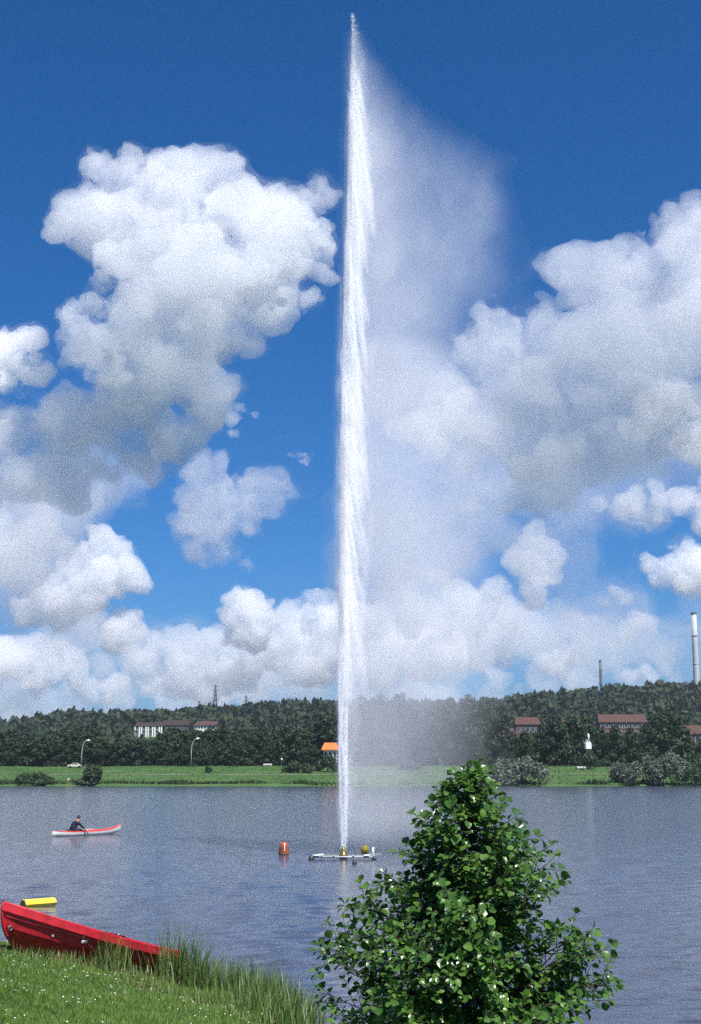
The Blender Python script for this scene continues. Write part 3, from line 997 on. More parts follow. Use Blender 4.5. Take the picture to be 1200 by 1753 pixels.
# lattice pylons on the ridge
def pylon(px, ytop, ybase, D, wpx, arms, label):
    c = at(px, ybase, D)
    H = at(px, ytop, D)[2] - c[2]
    w = wpx / FOC * D / 2
    r = .19 * D / 1300
    o = empty('pylon', c, .35, label, 'pylon', 'lattice pylons on the ridge')
    lv = [0, .2, .38, .54, .68, .80, .90, 1.0]
    wd = [w * (1 - .93 * t) for t in lv]
    for sx in (-1, 1):
        for sy in (-1, 1):
            MB().tube([(sx * wd[0], sy * wd[0], -12), (sx * wd[0], sy * wd[0], 0)] + [(sx * q, sy * q, H * t) for t, q in zip(lv, wd)][1:], r * 1.5, 4).build('leg', M_STEEL, o)
    m = MB()
    for i in range(len(lv) - 1):
        a, b = wd[i], wd[i + 1]
        za, zb = H * lv[i], H * lv[i + 1]
        for s in (-1, 1):
            m.tube([(-a, s * a, za), (b, s * b, zb)], r, 3)
            m.tube([(a, s * a, za), (-b, s * b, zb)], r, 3)
            m.tube([(s * a, -a, za), (s * b, b, zb)], r, 3)
            m.tube([(s * a, a, za), (s * b, -b, zb)], r, 3)
    m.build('lattice', M_STEEL, o)
    for t, half in arms:
        a = MB()
        L = half / FOC * D
        a.tube([(-L, 0, H * t), (L, 0, H * t)], r * 1.2, 4)
        a.tube([(-L, 0, H * t), (0, 0, H * t + L * .25)], r, 3)
        a.tube([(L, 0, H * t), (0, 0, H * t + L * .25)], r, 3)
        a.build('cross_arm', M_STEEL, o)
    return o
pylon(368, 1172, 1222, 1320, 8, [(.95, 4.5), (.80, 6)], 'tallest lattice pylon on the ridge above the red tiled roof')
pylon(421, 1191, 1222, 1500, 6, [(.93, 4), (.70, 5)], 'thin lattice pylon on the ridge right of the tallest one')
pylon(341, 1200, 1224, 1560, 5, [(.93, 3.5), (.7, 4.5)], 'small lattice pylon just left of the tallest one')
pylon(360.5, 1201, 1224, 1600, 4, [(.93, 2.5)], 'slender mast standing close against the tallest pylon')
pylon(228, 1212, 1228, 1500, 4, [(.9, 5), (.6, 5)], 'lone small pylon on the ridge above the white school block')

# chimneys
def chimney(px_t, px_b, ytop, ybase, D, wpx, label, mat):
    b = at(px_b, ybase, D)
    H = at(px_b, ytop, D)[2] - b[2]
    r = wpx / FOC * D / 2
    o = empty('chimney', b, 0, label, 'chimney')
    MB().lathe([(r * 1.25, -25), (r * 1.15, 0), (r * 1.0, H * .6), (r * .92, H - 2)], 24).build('shaft', mat, o, True)
    MB().lathe([(r * .92, H - 2), (r * 1.02, H - 1.8), (r * 1.02, H - .2), (r * .95, H), (r * .7, H), (r * .7, H - .8)], 24).build('rim', M_DARKCONC, o)
    for t in (.35, .7):
        MB().lathe([(r * 1.06, H * t), (r * 1.16, H * t + .1), (r * 1.16, H * t + 1.0), (r * 1.06, H * t + 1.1)], 24).build('band', mat, o)
    return o
chimney(1187, 1193.5, 1048, 1186, 1235, 9.5, 'tall pale chimney at the photo edge beside the factory hall', M_CONC)
chimney(1027, 1029.5, 1130, 1192, 1260, 4.6, 'slim dark chimney alone on the ridge', M_DARKCONC)

# wooded hill: one mass of crowns, each a puff of leaf clumps
def forest():
    rs = np.random.RandomState(12)
    N = 5400
    D = np.sqrt(rs.uniform(540 ** 2, 1330 ** 2, N))
    px = rs.uniform(-60, 1260, N)
    x = (px - 600) / FOC * D
    z = far_z(x, D)
    R = rs.uniform(2.6, 5.2, N)
    hz = R * rs.uniform(1.0, 1.8, N)
    c = np.stack([x, D, z + hz * .75], -1)
    qx, qy = project(c + np.array((0, 0, 1))[None] * hz[:, None])
    keep = np.ones(N, bool)
    for x0, x1, y0, y1, d in CLEAR:
        keep &= ~((qx > x0) & (qx < x1) & (qy < y1 - 5) & (D < d))
    c, R, hz = c[keep], R[keep], hz[keep]
    N = len(c)
    K = 38
    tm = []
    for k in range(8):
        r2 = np.random.RandomState(k)
        lob = [(r2.normal(0, .32), r2.normal(0, .32), r2.uniform(-.3, .5), .62, .62, .55) for _ in range(5)]
        V, Fq = leaf_cloud(r2, lob, K, .38, .5, 1.2)
        tm.append(V)
    tm = np.array(tm)
    T = tm[rs.randint(0, 8, N)]
    V = c[:, None, :] + T * np.stack([R, R, hz], -1)[:, None, :]
    o = link('forest', mesh_np('forest', V.reshape(-1, 3), np.arange(N * K * 4).reshape(-1, 4), M_HILL, False))
    tag(o, 'dark wooded hillside filling the ridge beyond the lake', 'forest', None, 'stuff')
forest()
print('far bank', time.time() - T_START)

# =================================================================== FOUNTAIN
FD = float(on_plane(588, 1470)[1])           # distance of the fountain
def sheet(name, xs, ys, T, D, dens, aniso, parent, seed, wob=.6, eps=.02, flat=1.0, behind=0.0):
    """A closed body of fine spray: thickness T (metres) over a grid of photograph pixels at distance D, filled evenly."""
    ny, nx = T.shape
    T = T * flat
    dens = dens / flat
    T[T < eps * flat] = 0
    T[0] = T[-1] = 0
    T[:, 0] = T[:, -1] = 0
    rs = np.random.RandomState(seed)
    yc = wob * (upnoise(rs, T.shape, (ny / 6, nx / 3)) * .6 + upnoise(rs, T.shape, (ny / 16, nx / 6)) * .3)
    base = np.array([[at(x, y, D) for x in (xs[0], xs[-1])] for y in ys])
    fx = (xs - xs[0]) / (xs[-1] - xs[0])
    X = base[:, 0, 0][:, None] * (1 - fx) + base[:, 1, 0][:, None] * fx
    Z = np.repeat(base[:, 0, 2][:, None], nx, 1)
    Z = np.maximum(Z, .02)
    T_keep = T
    T = np.maximum(T, max(.003, .014 / dens))          # a blunt rim, so that the body stays closed
    yc = yc + T * behind
    Fv = np.stack([X, D + yc - T / 2, Z], -1).reshape(-1, 3)
    Bv = np.stack([X, D + yc + T / 2, Z], -1).reshape(-1, 3)
    idx = np.arange(ny * nx).reshape(ny, nx)
    q = np.stack([idx[:-1, :-1], idx[1:, :-1], idx[1:, 1:], idx[:-1, 1:]], -1).reshape(-1, 4)
    tm = np.maximum.reduce([T_keep[:-1, :-1], T_keep[1:, :-1], T_keep[1:, 1:], T_keep[:-1, 1:]]).ravel()
    q = q[tm > 0]
    V = np.concatenate([Fv, Bv])
    E_ = np.concatenate([q[:, [k, (k + 1) % 4]] for k in range(4)])
    key = np.sort(E_, 1)
    _, inv_, cnt = np.unique(key[:, 0] * (ny * nx) + key[:, 1], return_inverse=True, return_counts=True)
    B = E_[cnt[inv_] == 1]
    walls = np.stack([B[:, 1], B[:, 0], B[:, 0] + ny * nx, B[:, 1] + ny * nx], -1)
    Fq = np.concatenate([q, q[:, ::-1] + ny * nx, walls])
    used = np.unique(Fq)
    remap = np.full(len(V), -1)
    remap[used] = np.arange(len(used))
    me = mesh_np(name, V[used], remap[Fq], mat_volume(name, dens, aniso))
    return link(name, me, parent)

jet = empty('fountain', (float(on_plane(588, 1470)[0]), FD, 0.25), 0, 'tall white water jet with spray drifting off to one side', 'fountain')
JOFF = -np.array(jet.location)
def axis_x(y):
    return np.interp(y, [20, 100, 200, 400, 600, 800, 1000, 1200, 1467], [602, 604, 603, 598, 592, 588, 587, 587, 588.5])
def half_w(y):
    return np.interp(y, [22, 40, 80, 140, 200, 300, 400, 500, 700, 900, 1100, 1200, 1300, 1400, 1450, 1467], [.8, 1.4, 2.3, 3.8, 4.6, 5.2, 5.6, 5.8, 6.2, 6.8, 7.8, 8.4, 8.2, 6.2, 4, 2.8])

def build_jet():
    rs = np.random.RandomState(4)
    k = FD / FOC
    # dense column with falling strands
    xs = np.arange(548, 672, 1.6)
    ys = np.arange(18, 1470, 2.5)
    X, Y = np.meshgrid(xs, ys)
    ax = axis_x(Y)
    hw = half_w(Y)
    streak = upnoise(rs, X.shape, (42, 2.2)) * .5 + upnoise(rs, X.shape, (20, 1.4)) * .35 + upnoise(rs, X.shape, (90, 5)) * .4
    d = (X - ax) / hw
    core = np.sqrt(np.clip(1 - d ** 2, 0, 1)) * hw * 2 * k
    T = core * np.clip(.70 + .75 * streak, .06, 1.9) * np.interp(Y, [20, 60, 200, 1467], [.5, .7, .8, 1.0])
    # strands that peel off and fall to the right
    for i in range(125):
        y0 = rs.uniform(90, 980)
        L = rs.uniform(70, 280)
        a = rs.uniform(6, 40)
        x0 = axis_x(y0) + rs.uniform(-8, 10)
        w = rs.uniform(.8, 1.8) * rs.choice([.7, 1.0, 1.6])
        t = (Y - y0) / L
        xc = x0 + a * np.clip(t, 0, 1) ** 1.25
        inside = (t > 0) & (t < 1)
        T += np.where(inside, np.exp(-((X - xc - 1.5 * vnoise(Y * .05 + i, X * 0)) / (w * (1 + 2.6 * np.clip(t, 0, 1)))) ** 2) * np.sin(np.pi * np.clip(t, 0, 1) ** .7) ** .9 * rs.uniform(.014, .095), 0)
    ob = sheet('water_column', xs, ys, T, FD, 10.0, .0, jet, 5, .06, .015, .3)
    ob.location = JOFF
    # soft envelope around the column
    xs = np.arange(520, 720, 3.0)
    ys = np.arange(20, 1470, 4.0)
    X, Y = np.meshgrid(xs, ys)
    ax = axis_x(Y)
    wl = np.interp(Y, [20, 100, 300, 600, 900, 1200, 1400, 1467], [3, 10, 15, 18, 18, 17, 13, 4])
    wr = np.interp(Y, [20, 100, 300, 600, 900, 1200, 1400, 1467], [5, 34, 52, 64, 62, 42, 18, 4])
    d = X - ax
    e = np.where(d < 0, -d / wl, d / wr) + .18 * (upnoise(rs, X.shape, (14, 4)) * .6 + upnoise(rs, X.shape, (6, 2.2)) * .4)
    T = np.clip(1 - np.clip(e, 0, 9), 0, 1) ** 2.3 * (wl + wr) * k * np.clip(1 + .35 * upnoise(rs, X.shape, (20, 2.5)), .4, 1.6)
    ob = sheet('spray', xs, ys, T, FD + .1, .75, .0, jet, 6, .15, .012, .5)
    ob.location = JOFF
    # the veil drifting downwind
    xs = np.arange(520, 1000, 4.0)
    ys = np.arange(60, 1448, 4.6)
    X, Y = np.meshgrid(xs, ys)
    xl = axis_x(Y) + 2
    xr = np.interp(Y, [60, 100, 150, 200, 260, 320, 400, 480, 600, 800, 1000, 1200, 1350, 1448], [624, 646, 704, 780, 845, 892, 915, 930, 936, 932, 925, 915, 912, 900])
    shp = X.shape
    n1 = upnoise(rs, shp, (34, 30)) * .5 + upnoise(rs, shp, (16, 14)) * .3 + upnoise(rs, shp, (8, 7)) * .18 + upnoise(rs, shp, (4, 3.5)) * .08
    s = (X - xl) / (xr - xl) + n1 * np.interp(Y, [60, 300, 500, 1448], [.10, .16, .12, .08])
    T0 = np.interp(Y, [60, 120, 200, 300, 450, 700, 1000, 1250, 1400, 1440], [.5, 1.5, 2.4, 3.4, 4.6, 5.0, 4.8, 4.0, 2.8, .3])
    prof = np.where(X < xl, np.exp(-((X - xl) / 9.0) ** 2), np.clip(1 - np.clip(s, 0, 1) ** 1.45, 0, 1) ** 2.1)
    n2 = upnoise(rs, shp, (26, 20)) * .45 + upnoise(rs, shp, (12, 9)) * .3 + upnoise(rs, shp, (6, 5)) * .16 + upnoise(rs, shp, (60, 6)) * .10
    T = T0 * prof * np.clip(1 + n2 * np.interp(Y, [60, 500, 1448], [.6, .38, .25]), .15, 2)
    ob = sheet('mist', xs, ys, T, FD + .6, .28, .0, jet, 7, .5, .02, 1.0, .5)
    ob.location = JOFF
    # droplets
    n = 8000
    y = 1467 - (1467 - 24) * rs.rand(n) ** .8
    hw = half_w(y)
    right = rs.rand(n) < .7
    x = axis_x(y) + np.where(right, np.abs(rs.standard_normal(n)) * np.interp(y, [24, 150, 500, 1000, 1300, 1467], [2, 14, 26, 26, 12, 3]), np.clip(rs.standard_normal(n), -1.6, 1.6) * hw * .35 + hw * .2)
    P = np.array([at(a, b, FD) for a, b in zip(x, y)])
    P[:, 1] += rs.standard_normal(n) * hw * k * .5
    P[:, 2] = np.maximum(P[:, 2], .1)
    r = rs.uniform(.005, .014, n) * np.where(right, .8, 1)
    ln = r * rs.uniform(1.5, 5.0, n)
    tilt = np.where(right, rs.uniform(0, .25, n), rs.normal(0, .04, n))
    axv = np.stack([tilt, np.zeros(n), -np.ones(n)], -1)
    axv /= np.linalg.norm(axv, axis=1)[:, None]
    a = np.stack([axv[:, 2], np.zeros(n), -axv[:, 0]], -1)
    b = np.cross(axv, a)
    V = np.stack([P + axv * ln[:, None], P + a * r[:, None], P + b * r[:, None], P - a * r[:, None], P - b * r[:, None], P - axv * ln[:, None]], 1)
    f = np.array([(0, 1, 2), (0, 2, 3), (0, 3, 4), (0, 4, 1), (5, 2, 1), (5, 3, 2), (5, 4, 3), (5, 1, 4)])
    Fq = (f[None] + (np.arange(n) * 6)[:, None, None]).reshape(-1, 3)
    m, nt, p, out = new_mat('water_drops')
    p.inputs['Base Color'].default_value = (.86, .89, .92, 1)
    p.inputs['Roughness'].default_value = .25
    p.inputs['Subsurface Weight'].default_value = 0
    tr = nt.nodes.new('ShaderNodeBsdfTranslucent')
    tr.inputs['Color'].default_value = (.86, .9, .94, 1)
    mx = nt.nodes.new('ShaderNodeMixShader')
    mx.inputs[0].default_value = .5
    nt.links.new(p.outputs[0], mx.inputs[1])
    nt.links.new(tr.outputs[0], mx.inputs[2])
    nt.links.new(mx.outputs[0], out.inputs['Surface'])
    ob = link('droplets', mesh_np('droplets', V.reshape(-1, 3), Fq, m, True), jet, JOFF)
    ob['kind'] = 'stuff'
build_jet()

# floating pipe frame with the nozzle
M_PIPE = mat_plain('painted_pipe', (.34, .36, .37), .4, .15, 6.0, .5)
M_RUST = mat_plain('brass_nozzle', (.22, .15, .04), .35, .3, 20.0, .5, metallic=.6)
M_BLACK = mat_plain('black_float', (.03, .03, .035), .5, .2, 8.0, .5)
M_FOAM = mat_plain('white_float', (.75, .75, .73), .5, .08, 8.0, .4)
P0 = on_plane(588, 1471)
raft = empty('pipe_raft', P0, 0, 'long low pipe raft carrying the jet nozzle on the lake', 'raft')
kk = FD / FOC
xa, xb = -52 * kk, 52 * kk
for yy in (-.22, .22):
    MB().tube([(xa, yy, .09), (xb, yy + .0, .09)], .032, 10).build('pipe', M_PIPE, raft, True)
for xx in (-50, -36, -16, 16, 36, 50):
    MB().box(xx * kk - .03, xx * kk + .03, -.30, .30, .123, .145).build('crossbar', M_PIPE, raft)
for xx, ww in ((-53, .13), (51, .11)):
    MB().tube([(xx * kk, -.30, .03), (xx * kk, .30, .03)], ww * .75, 12).build('float', M_BLACK, raft, True)
for xx, yy in ((-44, -.24), (-37, .22), (38, -.24), (47, .2)):
    MB().box(xx * kk - .10, xx * kk + .10, yy - .07, yy + .07, .123, .175).build('float_block', M_FOAM, raft, bevel=.02)
nz = MB().lathe([(.16, .02), (.16, .16), (.12, .2), (.10, .30), (.065, .36), (.05, .44)], 16).build('nozzle', M_RUST, raft, True)
MB().tube([(49 * kk, 0, .1), (49 * kk, 0, .42)], .035, 8).build('post', M_FOAM, raft, True)
MB().box(51 * kk, 57 * kk + .12, -.05, .05, .155, .19).build('tail_bar', M_PIPE, raft)
MB().box(xa * .98, xb * .98, -.05, .05, .10, .15).build('spine', M_PIPE, raft)
o = empty('float_marker', on_plane(607, 1479), 0, 'small dark float bobbing in front of the pipe raft', 'float')
MB().lathe([(.03, -.08), (.08, -.03), (.085, .04), (.04, .10), (.02, .16)], 12).build('body', M_BLACK, o, True)
MB().tube([(0, 0, .14), (0, 0, .26)], .012, 6).build('stick', M_PIPE, o)

# buoys
M_BUOY = mat_plain('red_buoy', (.30, .070, .030), .25, .25, 5.0, .6)
M_YEL = mat_plain('yellow_plastic', (.88, .62, .05), .35, .12, 6.0, .5)
M_YELD = mat_plain('shaded_end_and_collar', (.10, .07, .03), .6, .3, 9.0, .4)  # dark tone puts the float end's shade into its colour; also colours the collar
P = on_plane(486, 1463)
k2 = P[1] / FOC
b = empty('buoy', P, 0, 'dome topped red buoy floating left of the jet', 'buoy')
h = 21 * k2
r = 8.6 * k2
MB().lathe([(r * .8, -.12), (r * .96, -.05), (r, .02), (r, h * .60), (r * .96, h * .72), (r * .82, h * .86), (r * .55, h * .96), (r * .25, h)], 28).build('body', M_BUOY, b, True)
MB().lathe([(r * 1.0, .0), (r * 1.035, .01), (r * 1.035, .05), (r * 1.0, .06)], 28).build('collar', M_YELD, b)
MB().tube([(r * .16, -r * 1.0, h * .30), (r * .16, -r * 1.0, h * .60), (r * .14, -r * .90, h * .78)], .018, 6).build('painted_highlight', M_FOAM, b)  # white strip stands in for the highlight on the buoy's side
MB().lathe([(.02, h - .01), (.02, h + .03), (.045, h + .03), (.045, h + .05)], 12).build('ring', M_STEEL, b)
P = on_plane(624.5, 1460)
k2 = P[1] / FOC
b = empty('ball_buoy', P, 0, 'round yellow ball buoy floating just behind the raft', 'buoy')
r = 7.0 * k2
prof = [(r * math.cos(a), r * .82 + r * math.sin(a)) for a in np.linspace(-1.35, 1.35, 14)]
MB().lathe(prof, 24).build('ball', M_YEL, b, True)
MB().lathe([(.02, r * 1.80), (.03, r * 1.86), (.03, r * 1.95), (.015, r * 1.98)], 10).build('eye', M_STEEL, b)
# yellow prism float behind the red boat
P = on_plane(66, 1551)
k2 = P[1] / FOC
b = empty('float_pontoon', P, .85, 'yellow six sided float drifting behind the red boat', 'float')
L2 = 30 * k2
R = 8.4 * k2
def prism(L0, L1, Rr, mat, name):
    v = []
    for x in (L0, L1):
        for a in range(6):
            t = a * math.pi / 3
            v.append((x, Rr * math.cos(t), R * .55 + Rr * math.sin(t)))
    f = [(a, (a + 1) % 6, 6 + (a + 1) % 6, 6 + a) for a in range(6)] + [tuple(range(6))[::-1], tuple(range(6, 12))]
    MB().add(v, f).build(name, mat, b, bevel=.012)
prism(-L2, L2, R, M_YEL, 'body')
prism(-L2 - .03, -L2 + .0, R * .93, M_YELD, 'end_cap')
prism(L2, L2 + .02, R * .9, M_YEL, 'end_cap')
print('fountain', time.time() - T_START)

# =================================================================== PEOPLE
def hang(name, verts, edges, radii, zones, mats, parent=None, M=None):
    """One continuous body grown from a skeleton; each face takes the material zone of its nearest joint."""
    me = bpy.data.meshes.new(name)
    me.from_pydata([tuple(v) for v in verts], edges, [])
    o = bpy.data.objects.new(name, me)
    COL.objects.link(o)
    o.modifiers.new('skin', 'SKIN')
    for i, sv in enumerate(me.skin_vertices[0].data):
        sv.radius = (radii[i], radii[i]) if not hasattr(radii[i], '__len__') else radii[i]
        sv.use_root = (i == 0)
    sd = o.modifiers.new('sub', 'SUBSURF')
    sd.levels = 2
    sd.render_levels = 2
    dg = bpy.context.evaluated_depsgraph_get()
    dg.update()
    res = bpy.data.meshes.new_from_object(o.evaluated_get(dg))
    o.modifiers.clear()
    o.data = res
    bpy.data.meshes.remove(me)
    for m in mats:
        res.materials.append(m)
    SV = np.array(verts, float)
    for p in res.polygons:
        c = np.array(p.center)
        p.material_index = zones[int(np.argmin(((SV - c) ** 2).sum(1)))]
        p.use_smooth = True
    o.parent = parent
    if M is not None:
        o.matrix_world = M
    return o

M_SKIN = mat_plain('skin', (.48, .27, .19), .5, .08, 8.0, .4)
M_NAVY = mat_plain('navy_shirt', (.012, .016, .035), .8, .25, 12.0, .2)
M_HAIR = mat_plain('dark_hair', (.025, .017, .012), .6, .3, 30.0, .3)
M_DENIM = mat_plain('dark_trousers', (.03, .04, .07), .8, .2, 10.0, .2)
M_SHIRTW = mat_plain('white_shirt', (.78, .77, .74), .8, .05, 8.0, .2)
M_SHIRTR = mat_plain('red_shirt', (.55, .06, .05), .8, .1, 8.0, .2)

# ---- kayak
KA = on_plane(89, 1432.5)
KB = on_plane(206, 1427)
KL = float(np.hypot(*(KB - KA)[:2]))
M_KRED = mat_plain('red_gelcoat', (.50, .045, .035), .25, .1, 5.0, .6)
M_KWHITE = mat_plain('cream_gelcoat', (.80, .77, .68), .3, .06, 4.0, .5)
kayak = empty('kayak', tuple((KA + KB) / 2), math.atan2(KB[1] - KA[1], KB[0] - KA[0]), 'narrow kayak with red deck and cream hull paddled by one person', 'kayak')
def kayak_parts():
    n = 34
    hv, dv = [], []
    for i in range(n + 1):
        t = i / n
        x = -KL / 2 + KL * t
        b = .31 * max(0.0, math.sin(math.pi * t)) ** .62 + .012
        up = .10 * (2 * t - 1) ** 4 + (.20 * max(0, (t - .5) * 2) ** 3)     # sheer, bow end higher
        keel = -.10 + .16 * abs(2 * t - 1) ** 3.5 + (.10 * max(0, (t - .55) / .45) ** 3)
        shz = .17 + up
        for j in range(7):
            a = -math.pi / 2 + math.pi / 2 * (j / 6)
            hv.append((x, -b * math.cos(a), shz + (shz - keel) * math.sin(a)))
        for j in range(5, -1, -1):
            a = -math.pi / 2 + math.pi / 2 * (j / 6)
            hv.append((x, b * math.cos(a) if j else 0, shz + (shz - keel) * math.sin(a)))
        for j in range(9):
            a = math.pi * j / 8
            rise = .075 + .03 * math.exp(-((t - .60) / .1) ** 2)
            dv.append((x, -b * 1.015 * math.cos(a), shz + .012 + rise * math.sin(a) * max(.12, math.sin(math.pi * t)) ** .5))
    # hull: order each ring from port sheer through keel to starboard sheer
    ring = 13
    V = []
    for i in range(n + 1):
        R = hv[i * ring:(i + 1) * ring]
        left = R[:7][::-1]
        right = R[7:][::-1]
        left = sorted(R[:7], key=lambda p: -p[2])
        right = sorted(R[7:], key=lambda p: p[2])[0:]
        V += left + [(p[0], abs(p[1]), p[2]) for p in right]
    F_ = []
    for i in range(n):
        for j in range(ring - 1):
            F_.append((i * ring + j, i * ring + j + 1, (i + 1) * ring + j + 1, (i + 1) * ring + j))
    MB().add(V, F_).build('hull', M_KWHITE, kayak, True)
    F_ = []
    for i in range(n):
        tm = (i + .5) / n
        for j in range(8):
            if .22 < tm < .39 and 2 <= j <= 5:
                continue
            F_.append((i * 9 + j, (i + 1) * 9 + j, (i + 1) * 9 + j + 1, i * 9 + j + 1))
    MB().add(dv, F_).build('deck', M_KRED, kayak, True)
    xm = -KL / 2 + KL * .305
    pts = [(xm + .45 * math.cos(a), .235 * math.sin(a), .285 + .02 * math.cos(a)) for a in np.linspace(0, 2 * math.pi, 25)]
    MB().tube(pts, .022, 6, False).build('cockpit_rim', M_BLACK, kayak, True)
    MB().box(xm - .30, xm + .05, -.17, .17, .02, .06).build('seat', M_BLACK, kayak)
    MB().tube([(xm + .55, 0, .29), (xm + 1.1, 0, .285), (xm + 1.6, 0, .27)], .012, 5).build('deck_line', M_FOAM, kayak)
    return xm
KXM = kayak_parts()
def kayaker():
    s = 1.14
    x0 = KXM - .14
    J = [(0, 0, .13), (.02, 0, .26), (.10, 0, .41), (.23, 0, .53),                       # pelvis, waist, chest, upper chest
         (.31, 0, .60), (.38, 0, .66), (.43, 0, .73), (.45, 0, .80),                    # neck, head
         (.22, .19, .51), (.32, .27, .34), (.52, .27, .30), (.60, .26, .29),             # far arm
         (.23, -.19, .51), (.35, -.28, .36), (.52, -.36, .22), (.58, -.38, .12),         # near arm reaching down to the water
         (.20, .11, .15), (.52, .13, .20), (.95, .10, .12), (.20, -.11, .15), (.52, -.13, .20), (.95, -.10, .12)]
    E_ = [(0, 1), (1, 2), (2, 3), (3, 4), (4, 5), (5, 6), (6, 7), (3, 8), (8, 9), (9, 10), (10, 11), (3, 12), (12, 13), (13, 14), (14, 15),
          (0, 16), (16, 17), (17, 18), (0, 19), (19, 20), (20, 21)]
    R_ = [(.17, .13), (.16, .12), (.18, .13), (.16, .10), .058, .085, .098, .06, .075, .052, .04, .045, .075, .052, .04, .045, .085, .065, .045, .085, .065, .045]
    Zn = [0, 0, 0, 0, 1, 1, 1, 1, 0, 0, 1, 1, 0, 0, 1, 1, 2, 2, 2, 2, 2, 2]
    Jw = [(x0 + p[0] * s, p[1] * s, .02 + p[2] * s) for p in J]
    root = empty('person', tuple(kayak.location), kayak.rotation_euler.z, 'person in dark short sleeved shirt leaning forward in the kayak', 'person')
    hang('body', Jw, E_, R_, Zn, [M_NAVY, M_SKIN, M_DENIM], root)
    hx, hz = x0 + .415 * s, .02 + .73 * s
    m = MB()
    v, f = [], []
    for i in range(7):
        a = i / 6 * math.pi * .5
        for j in range(14):
            b_ = j / 14 * 2 * math.pi
            v.append((hx - .015 + .112 * math.sin(a + .02) * math.cos(b_) - .035 * (1 - math.cos(a)), .105 * math.sin(a + .02) * math.sin(b_), hz + .02 + .115 * math.cos(a)))
    for i in range(6):
        for j in range(14):
            f.append((i * 14 + j, i * 14 + (j + 1) % 14, (i + 1) * 14 + (j + 1) % 14, (i + 1) * 14 + j))
    m.add(v, f)
    m.build('hair', M_HAIR, root, True)
    # five fingers on each hand
    for (wx, wy, wz), dz in (((.60, .26, .29), 0), ((.58, -.38, .12), -1)):
        w = Vector((x0 + wx * s, wy * s, .02 + wz * s))
        for q in range(5):
            off = Vector((0, (q - 2) * .019, 0))
            d = Vector((.06, 0, -.02)) if dz == 0 else Vector((.02, -.01, -.06))
            if q == 0:
                d = d * .7 + Vector((0, -.03, .01))
            MB().tube([w + off, w + off + d * .6, w + off + d + Vector((0, 0, -.015))], [.011, .010, .007], 6).build('finger', M_SKIN, root, True)
    return root
kayaker()
# ---- people on the far meadow
def small_person(P, rz, pose, shirt, label):
    root = empty('person', P, rz, label, 'person')
    if pose == 'sit':
        J = [(0, 0, .14), (-.03, 0, .32), (-.02, 0, .50), (0, 0, .58), (.01, 0, .66), (.02, 0, .76), (.02, 0, .84), (0, .18, .50), (.0, .24, .30), (.1, .22, .12), (0, -.18, .50), (.0, -.24, .30), (.1, -.22, .12),
             (.22, .12, .22), (.42, .12, .42), (.62, .12, .08), (.22, -.12, .22), (.42, -.12, .42), (.62, -.12, .08)]
    else:
        J = [(0, 0, .92), (0, 0, 1.08), (0, 0, 1.28), (0, 0, 1.40), (.01, 0, 1.48), (.02, 0, 1.58), (.02, 0, 1.67), (0, .19, 1.34), (.02, .25, 1.08), (.08, .25, .86), (0, -.19, 1.34), (.02, -.25, 1.08), (.08, -.25, .86),
             (0, .1, .82), (.02, .11, .48), (0, .11, .06), (0, -.1, .82), (.02, -.11, .48), (0, -.11, .06)]
    E_ = [(0, 1), (1, 2), (2, 3), (3, 4), (4, 5), (5, 6), (2, 7), (7, 8), (8, 9), (2, 10), (10, 11), (11, 12), (0, 13), (13, 14), (14, 15), (0, 16), (16, 17), (17, 18)]
    R_ = [(.16, .12), (.15, .11), (.18, .12), (.09, .08), .055, .09, .07, .07, .05, .04, .07, .05, .04, .085, .065, .05, .085, .065, .05]
    Zn = [2, 0, 0, 0, 1, 1, 3, 0, 1, 1, 0, 1, 1, 2, 2, 1, 2, 2, 1]
    hang('body', J, E_, R_, Zn, [shirt, M_SKIN, M_DENIM, M_HAIR], root)
    return root
P = far_px(117, 1337)
small_person(P + np.array((0, 0, .06)), -1.4, 'sit', M_SHIRTW, 'person in white top sitting on a red blanket on the far meadow')
bl = MB().box(-.3, 1.9, -.95, .2, .0, .05)
bo = bl.build('blanket', M_SHIRTR, None, loc=tuple(P), bevel=.02)
tag(bo, 'red blanket spread on the far meadow under the sitting person', 'blanket')
P = far_px(538, 1322)
small_person(P, .6, 'stand', M_SHIRTR, 'person in red top standing beside the bush below the orange roof')
# pale bench and table on the meadow at the right
M_BENCH = mat_plain('bleached_planks', (.60, .57, .50), .7, .15, 3.0, .3)
def bench(px, yb, label, rz):
    P = far_px(px, yb)
    o = empty('park_bench', P, rz, label, 'bench')
    for j in range(3):
        MB().box(-1.3, 1.3, -.25 + j * .17, -.10 + j * .17, .44, .50).build('slat', M_BENCH, o)
    for j in range(2):
        MB().box(-1.3, 1.3, .30, .35, .62 + j * .20, .78 + j * .20).build('back_slat', M_BENCH, o)
    for x in (-1.0, 1.0):
        MB().box(x - .06, x + .06, -.22, .28, -.1, .437).build('leg', M_CONC, o)
        MB().box(x - .05, x + .05, .352, .42, -.1, 1.0).build('post', M_CONC, o)
    return o
bench(996, 1318, 'pale bench on the meadow below the white hut', .1)
bench(1010, 1317, 'second pale bench beside the first on the meadow', -.15)
bench(458, 1313, 'pale bench at the foot of the dark trees near the short post', .0)
